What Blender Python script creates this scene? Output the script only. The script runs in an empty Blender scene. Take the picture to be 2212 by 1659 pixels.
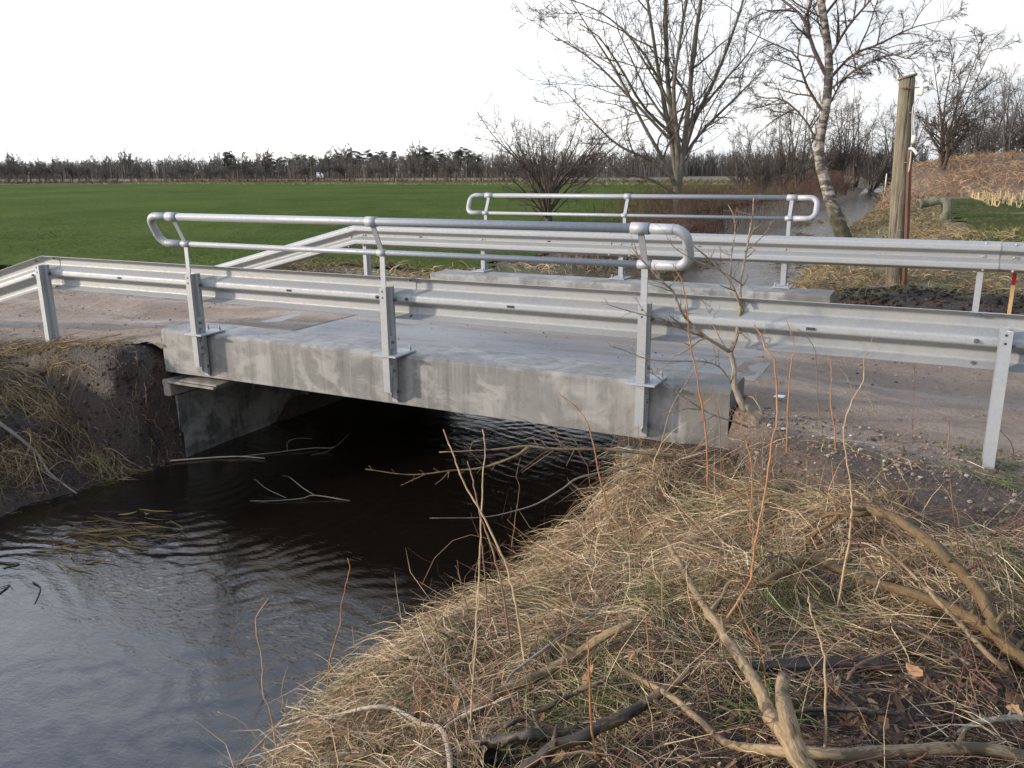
import bpy, math, random
import numpy as np
from mathutils import Vector

R = math.radians
scene = bpy.context.scene
COL = scene.collection

# ------------------------------------------------------------------ camera
CAM = np.array([3.638, -5.079, 1.377])
YAW, PITCH, ROLL, FPX = -0.4736, 0.2538, -0.0090, 832.76
cam_data = bpy.data.cameras.new('camera')
cam_data.sensor_width = 36.0
cam_data.lens = FPX / 1024 * 36.0
cam_data.clip_start = 0.05
cam_data.clip_end = 4000
cam = bpy.data.objects.new('camera', cam_data)
COL.objects.link(cam)
scene.camera = cam
_f = np.array([math.sin(YAW)*math.cos(PITCH), math.cos(YAW)*math.cos(PITCH), -math.sin(PITCH)])
_r = np.array([math.cos(YAW), -math.sin(YAW), 0.0])
_u = np.cross(_r, _f)
CR = math.cos(ROLL)*_r + math.sin(ROLL)*_u
CU = -math.sin(ROLL)*_r + math.cos(ROLL)*_u
CF = _f
from mathutils import Matrix
M = Matrix(((CR[0], CU[0], -CF[0], CAM[0]), (CR[1], CU[1], -CF[1], CAM[1]), (CR[2], CU[2], -CF[2], CAM[2]), (0, 0, 0, 1)))
cam.matrix_world = M

# ------------------------------------------------------------------ world, sun, exposure
SUN_EL, SUN_AZ = R(13), R(238)          # azimuth: 0 = +Y, 90 = +X
world = bpy.data.worlds.new('World')
scene.world = world
world.use_nodes = True
nt = world.node_tree
nt.nodes.clear()
def wn(t, **k):
    n = nt.nodes.new(t)
    for a, b in k.items(): setattr(n, a, b)
    return n
w_out = wn('ShaderNodeOutputWorld')
w_sky = wn('ShaderNodeTexSky', sky_type='NISHITA', sun_disc=False, sun_elevation=SUN_EL, sun_rotation=SUN_AZ)
w_sky.dust_density = 2.0
w_b1 = wn('ShaderNodeBackground'); w_b1.inputs[1].default_value = 0.15
w_b2 = wn('ShaderNodeBackground'); w_b2.inputs[1].default_value = 1.25
w_mix = wn('ShaderNodeMixShader')
w_tc = wn('ShaderNodeTexCoord')
w_map = wn('ShaderNodeMapping'); w_map.inputs['Scale'].default_value = (1.0, 1.0, 3.6)
w_n1 = wn('ShaderNodeTexNoise'); w_n1.inputs['Scale'].default_value = 1.7; w_n1.inputs['Detail'].default_value = 6; w_n1.inputs['Roughness'].default_value = 0.55
w_r1 = wn('ShaderNodeValToRGB')
w_r1.color_ramp.elements[0].position = 0.36; w_r1.color_ramp.elements[0].color = (0.86, 0.86, 0.86, 1)
w_r1.color_ramp.elements[1].position = 0.60; w_r1.color_ramp.elements[1].color = (0.97, 0.97, 0.97, 1)
w_n2 = wn('ShaderNodeTexNoise'); w_n2.inputs['Scale'].default_value = 4.2; w_n2.inputs['Detail'].default_value = 7
w_r2 = wn('ShaderNodeValToRGB')
w_r2.color_ramp.elements[0].position = 0.30; w_r2.color_ramp.elements[0].color = (0.70, 0.75, 0.82, 1)
w_r2.color_ramp.elements[1].position = 0.62; w_r2.color_ramp.elements[1].color = (1.0, 0.985, 0.96, 1)
L = nt.links.new
L(w_tc.outputs['Generated'], w_map.inputs['Vector'])
L(w_map.outputs[0], w_n1.inputs['Vector']); L(w_map.outputs[0], w_n2.inputs['Vector'])
L(w_n1.outputs[0], w_r1.inputs[0]); L(w_n2.outputs[0], w_r2.inputs[0])
w_sep = wn('ShaderNodeSeparateXYZ'); L(w_tc.outputs['Generated'], w_sep.inputs[0])
w_r3 = wn('ShaderNodeValToRGB')                                   # thin white haze low down, bluer cloud higher up
w_r3.color_ramp.elements[0].position = 0.05; w_r3.color_ramp.elements[0].color = (1.1, 1.1, 1.1, 1)
w_r3.color_ramp.elements[1].position = 0.72; w_r3.color_ramp.elements[1].color = (0.44, 0.54, 0.73, 1)
_e = w_r3.color_ramp.elements.new(0.32); _e.color = (1.0, 1.03, 1.10, 1)
L(w_sep.outputs[2], w_r3.inputs[0])
_sv = (math.sin(SUN_AZ)*math.cos(SUN_EL), math.cos(SUN_AZ)*math.cos(SUN_EL), math.sin(SUN_EL))
w_dot = wn('ShaderNodeVectorMath', operation='DOT_PRODUCT'); w_dot.inputs[1].default_value = _sv; L(w_tc.outputs['Generated'], w_dot.inputs[0])
w_glow = wn('ShaderNodeMapRange', interpolation_type='SMOOTHSTEP')       # thin cloud is brighter towards the sun behind it
for _k, _v in zip((1, 2, 3, 4), (-1.0, 1.0, 0.50, 1.72)): w_glow.inputs[_k].default_value = _v
L(w_dot.outputs['Value'], w_glow.inputs[0])
w_str = wn('ShaderNodeMath', operation='MULTIPLY'); w_str.inputs[1].default_value = 1.05
L(w_glow.outputs[0], w_str.inputs[0]); L(w_str.outputs[0], w_b2.inputs[1])
w_mul = wn('ShaderNodeMix', data_type='RGBA', blend_type='MULTIPLY'); w_mul.inputs[0].default_value = 1.0
L(w_r2.outputs[0], w_mul.inputs[6]); L(w_r3.outputs[0], w_mul.inputs[7])
L(w_sky.outputs[0], w_b1.inputs[0]); L(w_mul.outputs[2], w_b2.inputs[0])
L(w_r1.outputs[0], w_mix.inputs[0]); L(w_b1.outputs[0], w_mix.inputs[1]); L(w_b2.outputs[0], w_mix.inputs[2])
L(w_mix.outputs[0], w_out.inputs[0])

sun_d = bpy.data.lights.new('sun', 'SUN')
sun_d.energy = 3.3
sun_d.angle = R(2.5)
sun_d.color = (1.0, 0.86, 0.68)
sun = bpy.data.objects.new('sun', sun_d)
COL.objects.link(sun)
_sd = Vector((math.sin(SUN_AZ)*math.cos(SUN_EL), math.cos(SUN_AZ)*math.cos(SUN_EL), math.sin(SUN_EL)))
sun.rotation_euler = _sd.to_track_quat('Z', 'Y').to_euler()
sun.location = _sd * 200

scene.view_settings.view_transform = 'Standard'
scene.view_settings.look = 'None'
scene.view_settings.gamma = 1.0
scene.view_settings.use_curve_mapping = False
scene.view_settings.exposure = 0.46
scene.cycles.max_bounces = 4
scene.cycles.diffuse_bounces = 2
scene.cycles.glossy_bounces = 3
scene.cycles.adaptive_threshold = 0.02
scene.cycles.transparent_max_bounces = 6
scene.cycles.caustics_reflective = False
scene.cycles.caustics_refractive = False
scene.cycles.use_denoising = True
scene.cycles.use_adaptive_sampling = True

# ------------------------------------------------------------------ pixel helpers (photo viewed at 2212 x 1659)
PS = 1024 / 2212
def ray(px, py):
    return CF + CR*(px*PS - 512)/FPX + CU*(384 - py*PS)/FPX
def pix_z(px, py, z):
    d = ray(px, py); return CAM + d*((z - CAM[2])/d[2])
def pix_y(px, py, y):
    d = ray(px, py); return CAM + d*((y - CAM[1])/d[1])
def pix_d(px, py, D):
    return CAM + ray(px, py)*D
def px_size(n, D):                       # photo pixels (2212 wide) at depth D -> metres
    return n*PS/FPX*D

# ------------------------------------------------------------------ noise
def _hash(ix, iy, seed):
    h = (ix.astype(np.int64)*374761393 + iy.astype(np.int64)*668265263 + seed*974711) & 0xffffffff
    h = ((h ^ (h >> 13))*1274126177) & 0xffffffff
    return ((h ^ (h >> 16)) & 0xffff)/65535.0
def vnoise(x, y, seed=0):
    x = np.asarray(x, float); y = np.asarray(y, float)
    ix = np.floor(x); iy = np.floor(y); fx = x - ix; fy = y - iy
    fx = fx*fx*(3 - 2*fx); fy = fy*fy*(3 - 2*fy)
    a = _hash(ix, iy, seed); b = _hash(ix+1, iy, seed); c = _hash(ix, iy+1, seed); d = _hash(ix+1, iy+1, seed)
    return (a*(1-fx) + b*fx)*(1-fy) + (c*(1-fx) + d*fx)*fy - 0.5
def fbm(x, y, seed=0, octs=4, gain=0.5):
    s = 0; a = 1; f = 1
    for k in range(octs):
        s = s + a*vnoise(x*f + 17.3*k, y*f - 9.1*k, seed + k); a *= gain; f *= 2.03
    return s
def sst(a, b, x):
    t = np.clip((x - a)/(b - a), 0, 1); return t*t*(3 - 2*t)

# ------------------------------------------------------------------ terrain
WATER_Z = -1.22
YK = [-30, -6, -3, -1.9, -1.5, -.95, -.4, .1, 5, 6.5, 15, 30, 40, 58, 67, 81, 130]
WLK = [-2.9, -2.8, -2.75, -2.72, -2.7, -2.68, -2.62, -2.47, -2.47, -2.6, -2.6, -2.6, -2.6, -2.95, -3.2, -3.6, -6.5]
WRK = [1.15, 1.25, 1.36, 1.37, 1.38, 1.66, 1.60, 1.80, 1.75, 1.3, .75, .15, .0, -.45, -.65, -1.25, -4.0]
def shores(y):
    n = 0.16*fbm(y*1.3, y*0 + 3.1, 5, 3)
    return np.interp(y, YK, WLK) + n, np.interp(y, YK, WRK) + 0.22*fbm(y*1.7, y*0 + 8.2, 9, 3)
def terrain(x, y):
    x = np.asarray(x, float); y = np.asarray(y, float)
    wl, wr = shores(y)
    bl = -0.32 + (-0.28)*sst(5.5, 10, y)*sst(-14, -5, x) - .12*sst(-5, -14, x) - .16*sst(9, 16, y)*sst(-5, -14, x)
    br = -0.30 + 0.22*sst(4.6, 6.5, y) - 0.12*sst(9, 15, y)
    br = br + 0*x
    mound = sst(44, 60, y)*(1.0 + 1.05*sst(-2, 7, x))*(1 - 0.5*sst(75, 120, y))
    br = br + mound*1.05
    dl = wl - x
    dr = x - wr
    far = sst(5.2, 7, y)
    pl_n = np.interp(dl, [-2, -.5, 0, .2, .5, .85, 1.15, 1.6], [-.55, -.42, 0, .13, .36, .66, .88, 1.0])
    pl_f = np.interp(dl, [-2, -.5, 0, .3, .9, 2.0, 4], [-.55, -.4, 0, .3, .65, .95, 1.0])
    pr_n = np.interp(dr, [-2, -.5, 0, .12, .5, 1.1, 1.9, 3.0], [-.55, -.42, 0, .2, .46, .70, .92, 1.0])
    lowb = sst(11, 17, y)*(1 - sst(46, 60, y))
    pr_f = np.interp(dr, [-2, -.5, 0, .3, .9, 2.0, 3.0], [-.55, -.4, 0, .35, .8, .97, 1.0])*(1 - lowb) + np.interp(dr, [-2, -.5, 0, .5, 1.2, 2.2, 3.4], [-.55, -.4, 0, .16, .38, .72, 1.0])*lowb
    pl = pl_n*(1-far) + pl_f*far
    pr = pr_n*(1-far) + pr_f*far
    boxr = sst(-.02, .13, y)*(1 - sst(4.95, 5.5, y))
    box = sst(-.45, .05, y)*(1 - sst(4.95, 5.5, y))        # behind the abutments the fill stands upright
    pl = pl*(1-box) + np.where(dl > 0, np.interp(dl, [0, .06], [0, 1]), pl)*box
    heap = np.exp(-((x - 2.85)/.5)**2 - ((y + .15)/.5)**2)
    ridge = sst(1.7, 2.05, x)*(1 - sst(3.3, 4.2, x))*np.exp(-((y + .10)/.38)**2)*(y < .6)
    pr = np.where(dr > 0, np.minimum(.96, np.maximum(pr + .2*heap, pr + .34*ridge)), pr)
    pr = pr*(1-boxr) + np.where(dr > 0, np.interp(dr, [0, .06], [0, 1]), pr)*boxr
    zl = np.where(pl > 0, WATER_Z + pl*(bl - WATER_Z), WATER_Z + pl)
    zr = np.where(pr > 0, WATER_Z + pr*(br - WATER_Z), WATER_Z + pr)
    z = np.where(x < (wl + wr)/2, zl, zr)
    amp = np.clip((z - WATER_Z)/.4, .15, 1)
    dist = np.hypot(x - 2, y + 1)
    z = z + amp*(0.10*fbm(x*1.1, y*1.1, 21, 3) + 0.045*fbm(x*6, y*6, 31, 3)*(dist < 14))*(1 - 0.6*box)
    tus = (x > 1.0)*(y < -.2)*(y > -5)*sst(.08, .35, dr)*(1 - sst(2.2, 3.2, dr))
    z = z + tus*.26*np.maximum(fbm(x*2.3, y*2.3, 87, 3), -.16)
    lb = (x < -2.3)*(y < .3)*(x > -5)*sst(.02, .3, dl)*(1 - sst(.9, 1.5, dl))
    z = z + lb*0.16*fbm(x*2.6, y*2.6, 77, 4, .6)
    z = z + 0.5*fbm(x*.02, y*.02, 41, 2)*sst(90, 200, dist)
    return z
def t1(x, y): return float(terrain(np.array([x]), np.array([y]))[0])
def pix_ground(px, py, dz=0.0):
    d = ray(px, py)
    s = np.linspace(.8, 40, 4000)
    P = CAM[None] + d[None]*s[:, None]
    g = np.maximum(terrain(P[:, 0], P[:, 1]), WATER_Z) + dz
    k = np.argmax(P[:, 2] < g)
    return P[k]
def depth_of(P): return float((np.asarray(P) - CAM) @ CF)

# ------------------------------------------------------------------ mesh building
ORG = {}
def root_of(o):
    while o.parent is not None: o = o.parent
    return o
class MB:
    def __init__(s): s.v = []; s.f = []; s.n = 0; s.sm = []; s.a = []
    def add(s, V, F, smooth=True):
        V = np.asarray(V, float).reshape(-1, 3)
        s.v.append(V); s.a.append(np.zeros((len(V), 4)))
        for f in F: s.f.append(tuple(int(i) + s.n for i in f))
        s.sm += [smooth]*len(F)
        s.n += len(V); return s
    def box(s, c, d, rot=None, bev=0.0):
        c = np.array(c, float); hx, hy, hz = np.array(d, float)/2
        if bev > 0:
            b = min(bev, hx*.9, hy*.9, hz*.9)
            V = []
            for sx in (-1, 1):
                for sy in (-1, 1):
                    for sz in (-1, 1):
                        V += [(sx*hx, sy*(hy-b), sz*(hz-b)), (sx*(hx-b), sy*hy, sz*(hz-b)), (sx*(hx-b), sy*(hy-b), sz*hz)]
            V = np.array(V)
            ix = lambda a, b_, c_, k: ((a > 0)*4 + (b_ > 0)*2 + (c_ > 0))*3 + k
            F = []
            F += [[ix(1,-1,-1,0), ix(1,1,-1,0), ix(1,1,1,0), ix(1,-1,1,0)], [ix(-1,-1,-1,0), ix(-1,-1,1,0), ix(-1,1,1,0), ix(-1,1,-1,0)]]
            F += [[ix(-1,1,-1,1), ix(-1,1,1,1), ix(1,1,1,1), ix(1,1,-1,1)], [ix(-1,-1,-1,1), ix(1,-1,-1,1), ix(1,-1,1,1), ix(-1,-1,1,1)]]
            F += [[ix(-1,-1,1,2), ix(1,-1,1,2), ix(1,1,1,2), ix(-1,1,1,2)], [ix(-1,-1,-1,2), ix(-1,1,-1,2), ix(1,1,-1,2), ix(1,-1,-1,2)]]
            for sx in (-1, 1):
                for sy in (-1, 1): F.append([ix(sx,sy,-1,0), ix(sx,sy,1,0), ix(sx,sy,1,1), ix(sx,sy,-1,1)])
                for sz in (-1, 1): F.append([ix(sx,-1,sz,0), ix(sx,1,sz,0), ix(sx,1,sz,2), ix(sx,-1,sz,2)])
            for sy in (-1, 1):
                for sz in (-1, 1): F.append([ix(-1,sy,sz,1), ix(1,sy,sz,1), ix(1,sy,sz,2), ix(-1,sy,sz,2)])
            for sx in (-1, 1):
                for sy in (-1, 1):
                    for sz in (-1, 1): F.append([ix(sx,sy,sz,k) for k in range(3)])
        else:
            V = np.array([(sx*hx, sy*hy, sz*hz) for sx in (-1, 1) for sy in (-1, 1) for sz in (-1, 1)])
            F = [(0,1,3,2), (4,6,7,5), (0,4,5,1), (2,3,7,6), (0,2,6,4), (1,5,7,3)]
        if rot is not None: V = V @ np.array(rot).T
        return s.add(V + c, F, False)
    def tube(s, P, rad, sides=8, cap=True, smooth=True, jit=0.0, rng=None):
        P = np.asarray(P, float); n = len(P)
        rad = np.broadcast_to(np.asarray(rad, float), (n,)).copy()
        T = np.gradient(P, axis=0); T /= np.linalg.norm(T, axis=1)[:, None] + 1e-12
        a = np.array([0, 0, 1.0]) if abs(T[0][2]) < .9 else np.array([1.0, 0, 0])
        N = np.cross(T[0], a); N /= np.linalg.norm(N)
        V = []
        ang = np.arange(sides)*2*np.pi/sides
        for i in range(n):
            N = N - T[i]*(N @ T[i]); N /= np.linalg.norm(N) + 1e-12
            B = np.cross(T[i], N)
            rr = rad[i]*(1 + (jit*(rng.random(sides)-.5) if rng is not None else 0))
            V.append(P[i] + (np.cos(ang)*rr)[:, None]*N + (np.sin(ang)*rr)[:, None]*B)
        V = np.concatenate(V)
        F = []
        for i in range(n-1):
            for k in range(sides):
                k2 = (k+1) % sides
                F.append((i*sides+k, i*sides+k2, (i+1)*sides+k2, (i+1)*sides+k))
        s.add(V, F, smooth)
        arc = np.concatenate([[0], np.cumsum(np.linalg.norm(np.diff(P, axis=0), axis=1))])
        s.a[-1] = np.stack([(np.cos(ang)[None]*rad[:, None]).ravel(), (np.sin(ang)[None]*rad[:, None]).ravel(), np.repeat(arc, sides), np.ones(n*sides)], 1)
        if cap:
            m = s.n - len(V)
            s.f.append(tuple(m + k for k in range(sides))[::-1]); s.f.append(tuple(m + (n-1)*sides + k for k in range(sides))); s.sm += [False]*2
        return s
    def prism(s, prof, axis, a0, a1, smooth=False, close=True):
        """prof: list of 2-D points in the other two axes; a0/a1 may be arrays (per profile point)"""
        prof = np.asarray(prof, float); n = len(prof)
        def mk(a):
            a = np.broadcast_to(np.asarray(a, float), (n,))
            o = [k for k in range(3) if k != axis]
            V = np.zeros((n, 3)); V[:, axis] = a; V[:, o[0]] = prof[:, 0]; V[:, o[1]] = prof[:, 1]; return V
        V = np.concatenate([mk(a0), mk(a1)])
        F = [(k, (k+1) % n, n + (k+1) % n, n + k) for k in range(n if close else n-1)]
        s.add(V, F, smooth)
        if close:
            m = s.n - 2*n
            s.f.append(tuple(m + k for k in range(n))[::-1]); s.f.append(tuple(m + n + k for k in range(n))); s.sm += [False]*2
        return s
    def mesh(s, name, off):
        V = np.concatenate(s.v) - np.asarray(off)
        me = bpy.data.meshes.new(name)
        me.from_pydata(V.tolist(), [], s.f)
        me.polygons.foreach_set('use_smooth', np.array(s.sm, dtype=bool))
        me.update()
        if sum(len(a) for a in s.a) == len(V) and any(a[:, 3].any() for a in s.a):
            at = me.color_attributes.new('tuv', 'FLOAT_COLOR', 'POINT'); at.data.foreach_set('color', np.concatenate(s.a).astype(np.float32).ravel())
        return me
    def build(s, name, mat, parent=None, loc=None, recalc=False):
        if parent is not None: off = ORG[root_of(parent).name]
        else:
            V = np.concatenate(s.v)
            off = np.array([V[:, 0].mean(), V[:, 1].mean(), V[:, 2].min()]) if loc is None else np.array(loc, float)
        me = s.mesh(name, off)
        if recalc: fixn(me)
        return link(name, me, mat, parent, off)
def fixn(me):
    import bmesh
    bm = bmesh.new(); bm.from_mesh(me); bmesh.ops.recalc_face_normals(bm, faces=bm.faces); bm.to_mesh(me); bm.free()
def link(name, me, mat, parent, off):
    o = bpy.data.objects.new(name, me)
    if mat is not None and not me.materials: me.materials.append(mat)
    COL.objects.link(o)
    if parent is not None: o.parent = parent
    else:
        o.location = off; ORG[o.name] = np.array(off, float)
    return o
def np_mesh(name, V, quads=None, tris=None, smooth=False):
    """fast mesh from arrays"""
    me = bpy.data.meshes.new(name)
    loops = []; starts = []; n = 0
    tot = []
    if quads is not None and len(quads):
        q = np.asarray(quads, np.int32); loops.append(q.ravel()); starts.append(np.arange(len(q))*4 + n); n += q.size; tot.append(np.full(len(q), 4))
    if tris is not None and len(tris):
        t = np.asarray(tris, np.int32); loops.append(t.ravel()); starts.append(np.arange(len(t))*3 + n); n += t.size; tot.append(np.full(len(t), 3))
    V = np.ascontiguousarray(V, np.float32)
    me.vertices.add(len(V)); me.vertices.foreach_set('co', V.ravel())
    lv = np.concatenate(loops).astype(np.int32); st = np.concatenate(starts).astype(np.int32)
    me.loops.add(len(lv)); me.loops.foreach_set('vertex_index', lv)
    me.polygons.add(len(st)); me.polygons.foreach_set('loop_start', st)
    me.polygons.foreach_set('use_smooth', np.full(len(st), smooth, dtype=bool))
    me.update(calc_edges=True)
    return me
def thing(name, label, cat, loc, group=None):
    o = bpy.data.objects.new(name, None)
    o.empty_display_size = .2
    COL.objects.link(o); o.location = loc
    ORG[o.name] = np.array(loc, float)
    tag(o, label, cat, group); return o
def tag(o, label=None, cat=None, group=None, kind=None):
    if label: o['label'] = label
    if cat: o['category'] = cat
    if group: o['group'] = group
    if kind: o['kind'] = kind
    return o
def copy_tree(o, loc, rz=0, sc=1.0, label=None, parent=None):
    c = o.copy(); COL.objects.link(c)
    if parent is not None: c.parent = parent
    else:
        c.location = loc; c.rotation_euler = (0, 0, rz); c.scale = (sc, sc, sc) if np.isscalar(sc) else sc
        ORG[c.name] = np.array(loc, float)
        if label: c['label'] = label
    for ch in o.children: copy_tree(ch, None, parent=c)
    return c
def inst(name, me, parent, loc, rot=(0, 0, 0), sc=1.0):
    o = bpy.data.objects.new(name, me); COL.objects.link(o); o.parent = parent
    o.location = np.array(loc) - ORG[root_of(parent).name]; o.rotation_euler = rot
    o.scale = (sc, sc, sc); return o

def cubic(P, n):
    """Catmull-Rom through the points"""
    P = np.asarray(P, float)
    if len(P) < 3: return np.linspace(P[0], P[-1], n)
    Q = np.concatenate([[2*P[0]-P[1]], P, [2*P[-1]-P[-2]]])
    t = np.linspace(0, len(P)-1-1e-6, n); i = t.astype(int); u = (t - i)[:, None]
    p0, p1, p2, p3 = Q[i], Q[i+1], Q[i+2], Q[i+3]
    return .5*((2*p1) + (-p0+p2)*u + (2*p0-5*p1+4*p2-p3)*u**2 + (-p0+3*p1-3*p2+p3)*u**3)

# ------------------------------------------------------------------ materials
class MT:
    def __init__(s, name):
        s.m = bpy.data.materials.new(name); s.m.use_nodes = True
        s.t = s.m.node_tree; s.b = s.t.nodes['Principled BSDF']; s.o = s.t.nodes['Material Output']
        s._c = None
    def n(s, t, ins=None, **k):
        x = s.t.nodes.new(t)
        for a, b in k.items(): setattr(x, a, b)
        for a, b in (ins or {}).items():
            if isinstance(b, bpy.types.NodeSocket): s.t.links.new(b, x.inputs[a])
            else: x.inputs[a].default_value = b
        return x
    def coord(s, scale=(1, 1, 1), world=False):
        if world: v = s.n('ShaderNodeNewGeometry').outputs['Position']
        else: v = s.n('ShaderNodeTexCoord').outputs['Object']
        return s.n('ShaderNodeMapping', {'Vector': v, 'Scale': scale}).outputs[0]
    def noise(s, vec, scale, detail=4, rough=.55, dist=0):
        return s.n('ShaderNodeTexNoise', {'Vector': vec, 'Scale': scale, 'Detail': detail, 'Roughness': rough, 'Distortion': dist}).outputs[0]
    def ramp(s, fac, stops):
        r = s.n('ShaderNodeValToRGB', {'Fac': fac}); e = r.color_ramp.elements
        while len(e) < len(stops): e.new(.5)
        for k, (p, c) in enumerate(stops):
            e[k].position = p
            e[k].color = (c, c, c, 1) if np.isscalar(c) else (*c, 1)
        return r.outputs[0]
    def mix(s, fac, a, b, mode='MIX'):
        x = s.n('ShaderNodeMix', data_type='RGBA', blend_type=mode)
        for i, v in ((0, fac), (6, a), (7, b)):
            if isinstance(v, bpy.types.NodeSocket): s.t.links.new(v, x.inputs[i])
            else: x.inputs[i].default_value = v if (i == 0 or len(v) == 4) else (*v, 1)
        return x.outputs[2]
    def math(s, op, a, b=0.0):
        x = s.n('ShaderNodeMath', operation=op)
        for i, v in ((0, a), (1, b)):
            if isinstance(v, bpy.types.NodeSocket): s.t.links.new(v, x.inputs[i])
            else: x.inputs[i].default_value = v
        return x.outputs[0]
    def set(s, **k):
        for a, v in k.items():
            a = {'color': 'Base Color', 'rough': 'Roughness', 'metal': 'Metallic', 'ior': 'IOR', 'spec': 'Specular IOR Level', 'normal': 'Normal', 'trans': 'Transmission Weight', 'coat': 'Coat Weight'}[a]
            if isinstance(v, bpy.types.NodeSocket): s.t.links.new(v, s.b.inputs[a])
            else: s.b.inputs[a].default_value = (*v, 1) if a == 'Base Color' else v
        return s
    def bump(s, h, strength=.5, dist=.01):
        return s.n('ShaderNodeBump', {'Height': h, 'Strength': strength, 'Distance': dist}).outputs[0]

def m_galv(name, tint=(.33, .345, .36), dirt=.3):
    m = MT(name); c = m.coord()
    spang = m.n('ShaderNodeTexVoronoi', {'Vector': c, 'Scale': 55.0, 'Randomness': 1.0}, feature='F1').outputs['Color']
    sp = m.n('ShaderNodeSeparateColor', {'Color': spang}).outputs[0]
    big = m.noise(m.coord((1.2, 1.2, 3)), 3.0, 5, .6)
    col = m.mix(m.math('MULTIPLY', sp, .35), tint, tuple(x*.72 for x in tint))
    st = m.noise(m.coord((9, 9, .9)), 3.2, 6, .65)
    col = m.mix(m.ramp(big, [(.42, 0.0), (.72, dirt)]), col, (.42, .38, .31))
    col = m.mix(m.ramp(st, [(.62, 0.0), (.8, .45)]), col, (.33, .30, .26))
    m.set(color=col, metal=.25, rough=m.ramp(m.math('ADD', m.math('MULTIPLY', sp, .4), m.math('MULTIPLY', big, .6)), [(.2, .44), (.8, .66)]))
    m.set(normal=m.bump(m.noise(c, 60, 3), .08, .004)); return m.m
def m_concrete(name, c1, c2, stain, rough=(.45, .8), scale=1.0, streak=True, damp=None):
    m = MT(name); c = m.coord()
    a = m.noise(c, 1.6*scale, 8, .6, .4); b = m.noise(c, 9*scale, 8, .65); f = m.noise(c, 160, 3, .6)
    col = m.mix(m.ramp(a, [(.38, 0), (.62, 1)]), c1, c2)
    col = m.mix(m.ramp(b, [(.45, 0), (.7, .55)]), col, stain)
    if streak:
        s_ = m.noise(m.coord((7, 7, .55)), 2.2, 5, .6)
        col = m.mix(m.ramp(s_, [(.5, 0), (.68, .5)]), col, tuple(x*1.35 for x in c2))
        blot = m.noise(m.coord((1, 1, 1.3)), 3.4, 6, .62, .8)
        col = m.mix(m.ramp(blot, [(.47, 0), (.60, .7)]), col, tuple(min(.6, x*1.5) for x in c2))
    pits = m.n('ShaderNodeTexVoronoi', {'Vector': c, 'Scale': 38.0}).outputs['Distance']
    col = m.mix(m.ramp(pits, [(.04, .6), (.09, 0)]), col, tuple(x*.4 for x in c1))
    col = m.mix(.25, col, m.ramp(f, [(.2, .5), (.8, 1)]), 'MULTIPLY')
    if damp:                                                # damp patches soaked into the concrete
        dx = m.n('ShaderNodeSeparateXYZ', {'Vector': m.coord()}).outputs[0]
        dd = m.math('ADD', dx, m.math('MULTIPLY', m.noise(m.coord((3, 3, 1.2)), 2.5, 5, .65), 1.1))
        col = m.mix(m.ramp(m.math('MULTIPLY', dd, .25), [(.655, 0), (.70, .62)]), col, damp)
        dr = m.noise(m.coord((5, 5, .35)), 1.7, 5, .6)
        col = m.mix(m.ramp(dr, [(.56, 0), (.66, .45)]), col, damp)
    m.set(color=col, rough=m.ramp(m.math('ADD', m.math('MULTIPLY', a, .6), m.math('MULTIPLY', b, .4)), [(.35, rough[0]), (.62, rough[1])]))
    m.set(normal=m.bump(m.math('ADD', f, m.math('MULTIPLY', b, 1.5)), .25, .006)); return m.m
def m_bark(name, c1, c2, scale=8, patch=None, rough=.85, pz=.6):
    m = MT(name); c = m.coord((1, 1, .25))
    a = m.noise(c, scale, 6, .65); b = m.noise(m.coord(), scale*.35, 5, .6)
    col = m.mix(m.ramp(a, [(.35, 0), (.65, 1)]), c1, c2)
    if patch: col = m.mix(m.ramp(b, [(pz - .06, 0), (pz + .06, .85)]), col, patch)
    m.set(color=col, rough=rough, normal=m.bump(a, .6, .02)); return m.m
def m_log(name, c1, c2, patch, rough=.75, pz=.60, sc=1.0):
    m = MT(name)
    at = m.n('ShaderNodeAttribute', attribute_name='tuv').outputs['Vector']
    g = m.n('ShaderNodeMapping', {'Vector': at, 'Scale': (1, 1, .10)}).outputs[0]
    h = m.n('ShaderNodeMapping', {'Vector': at, 'Scale': (1, 1, .45)}).outputs[0]
    a = m.noise(g, 90*sc, 5, .65, .8); b = m.noise(h, 16*sc, 6, .65, .5); f = m.noise(g, 320*sc, 3, .6); big = m.noise(h, 5*sc, 3)
    col = m.mix(m.ramp(a, [(.35, 0), (.65, 1)]), c1, c2)
    col = m.mix(m.ramp(big, [(.40, .5), (.6, 0)]), col, tuple(x*.62 for x in c1))
    col = m.mix(m.ramp(f, [(.38, .6), (.52, 0)]), col, tuple(x*.4 for x in c1))
    col = m.mix(m.ramp(b, [(pz - .03, 0), (pz + .02, .92)]), col, patch)
    v = m.n('ShaderNodeTexVoronoi', {'Vector': m.n('ShaderNodeMapping', {'Vector': at, 'Scale': (1, 1, .5)}).outputs[0], 'Scale': 17.0*sc}).outputs['Distance']
    col = m.mix(m.ramp(v, [(.05, .9), (.12, 0)]), col, tuple(x*.25 for x in c1))
    m.set(color=col, rough=rough, normal=m.bump(m.math('ADD', a, m.math('MULTIPLY', b, 1.2)), .7, .004)); return m.m
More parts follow.
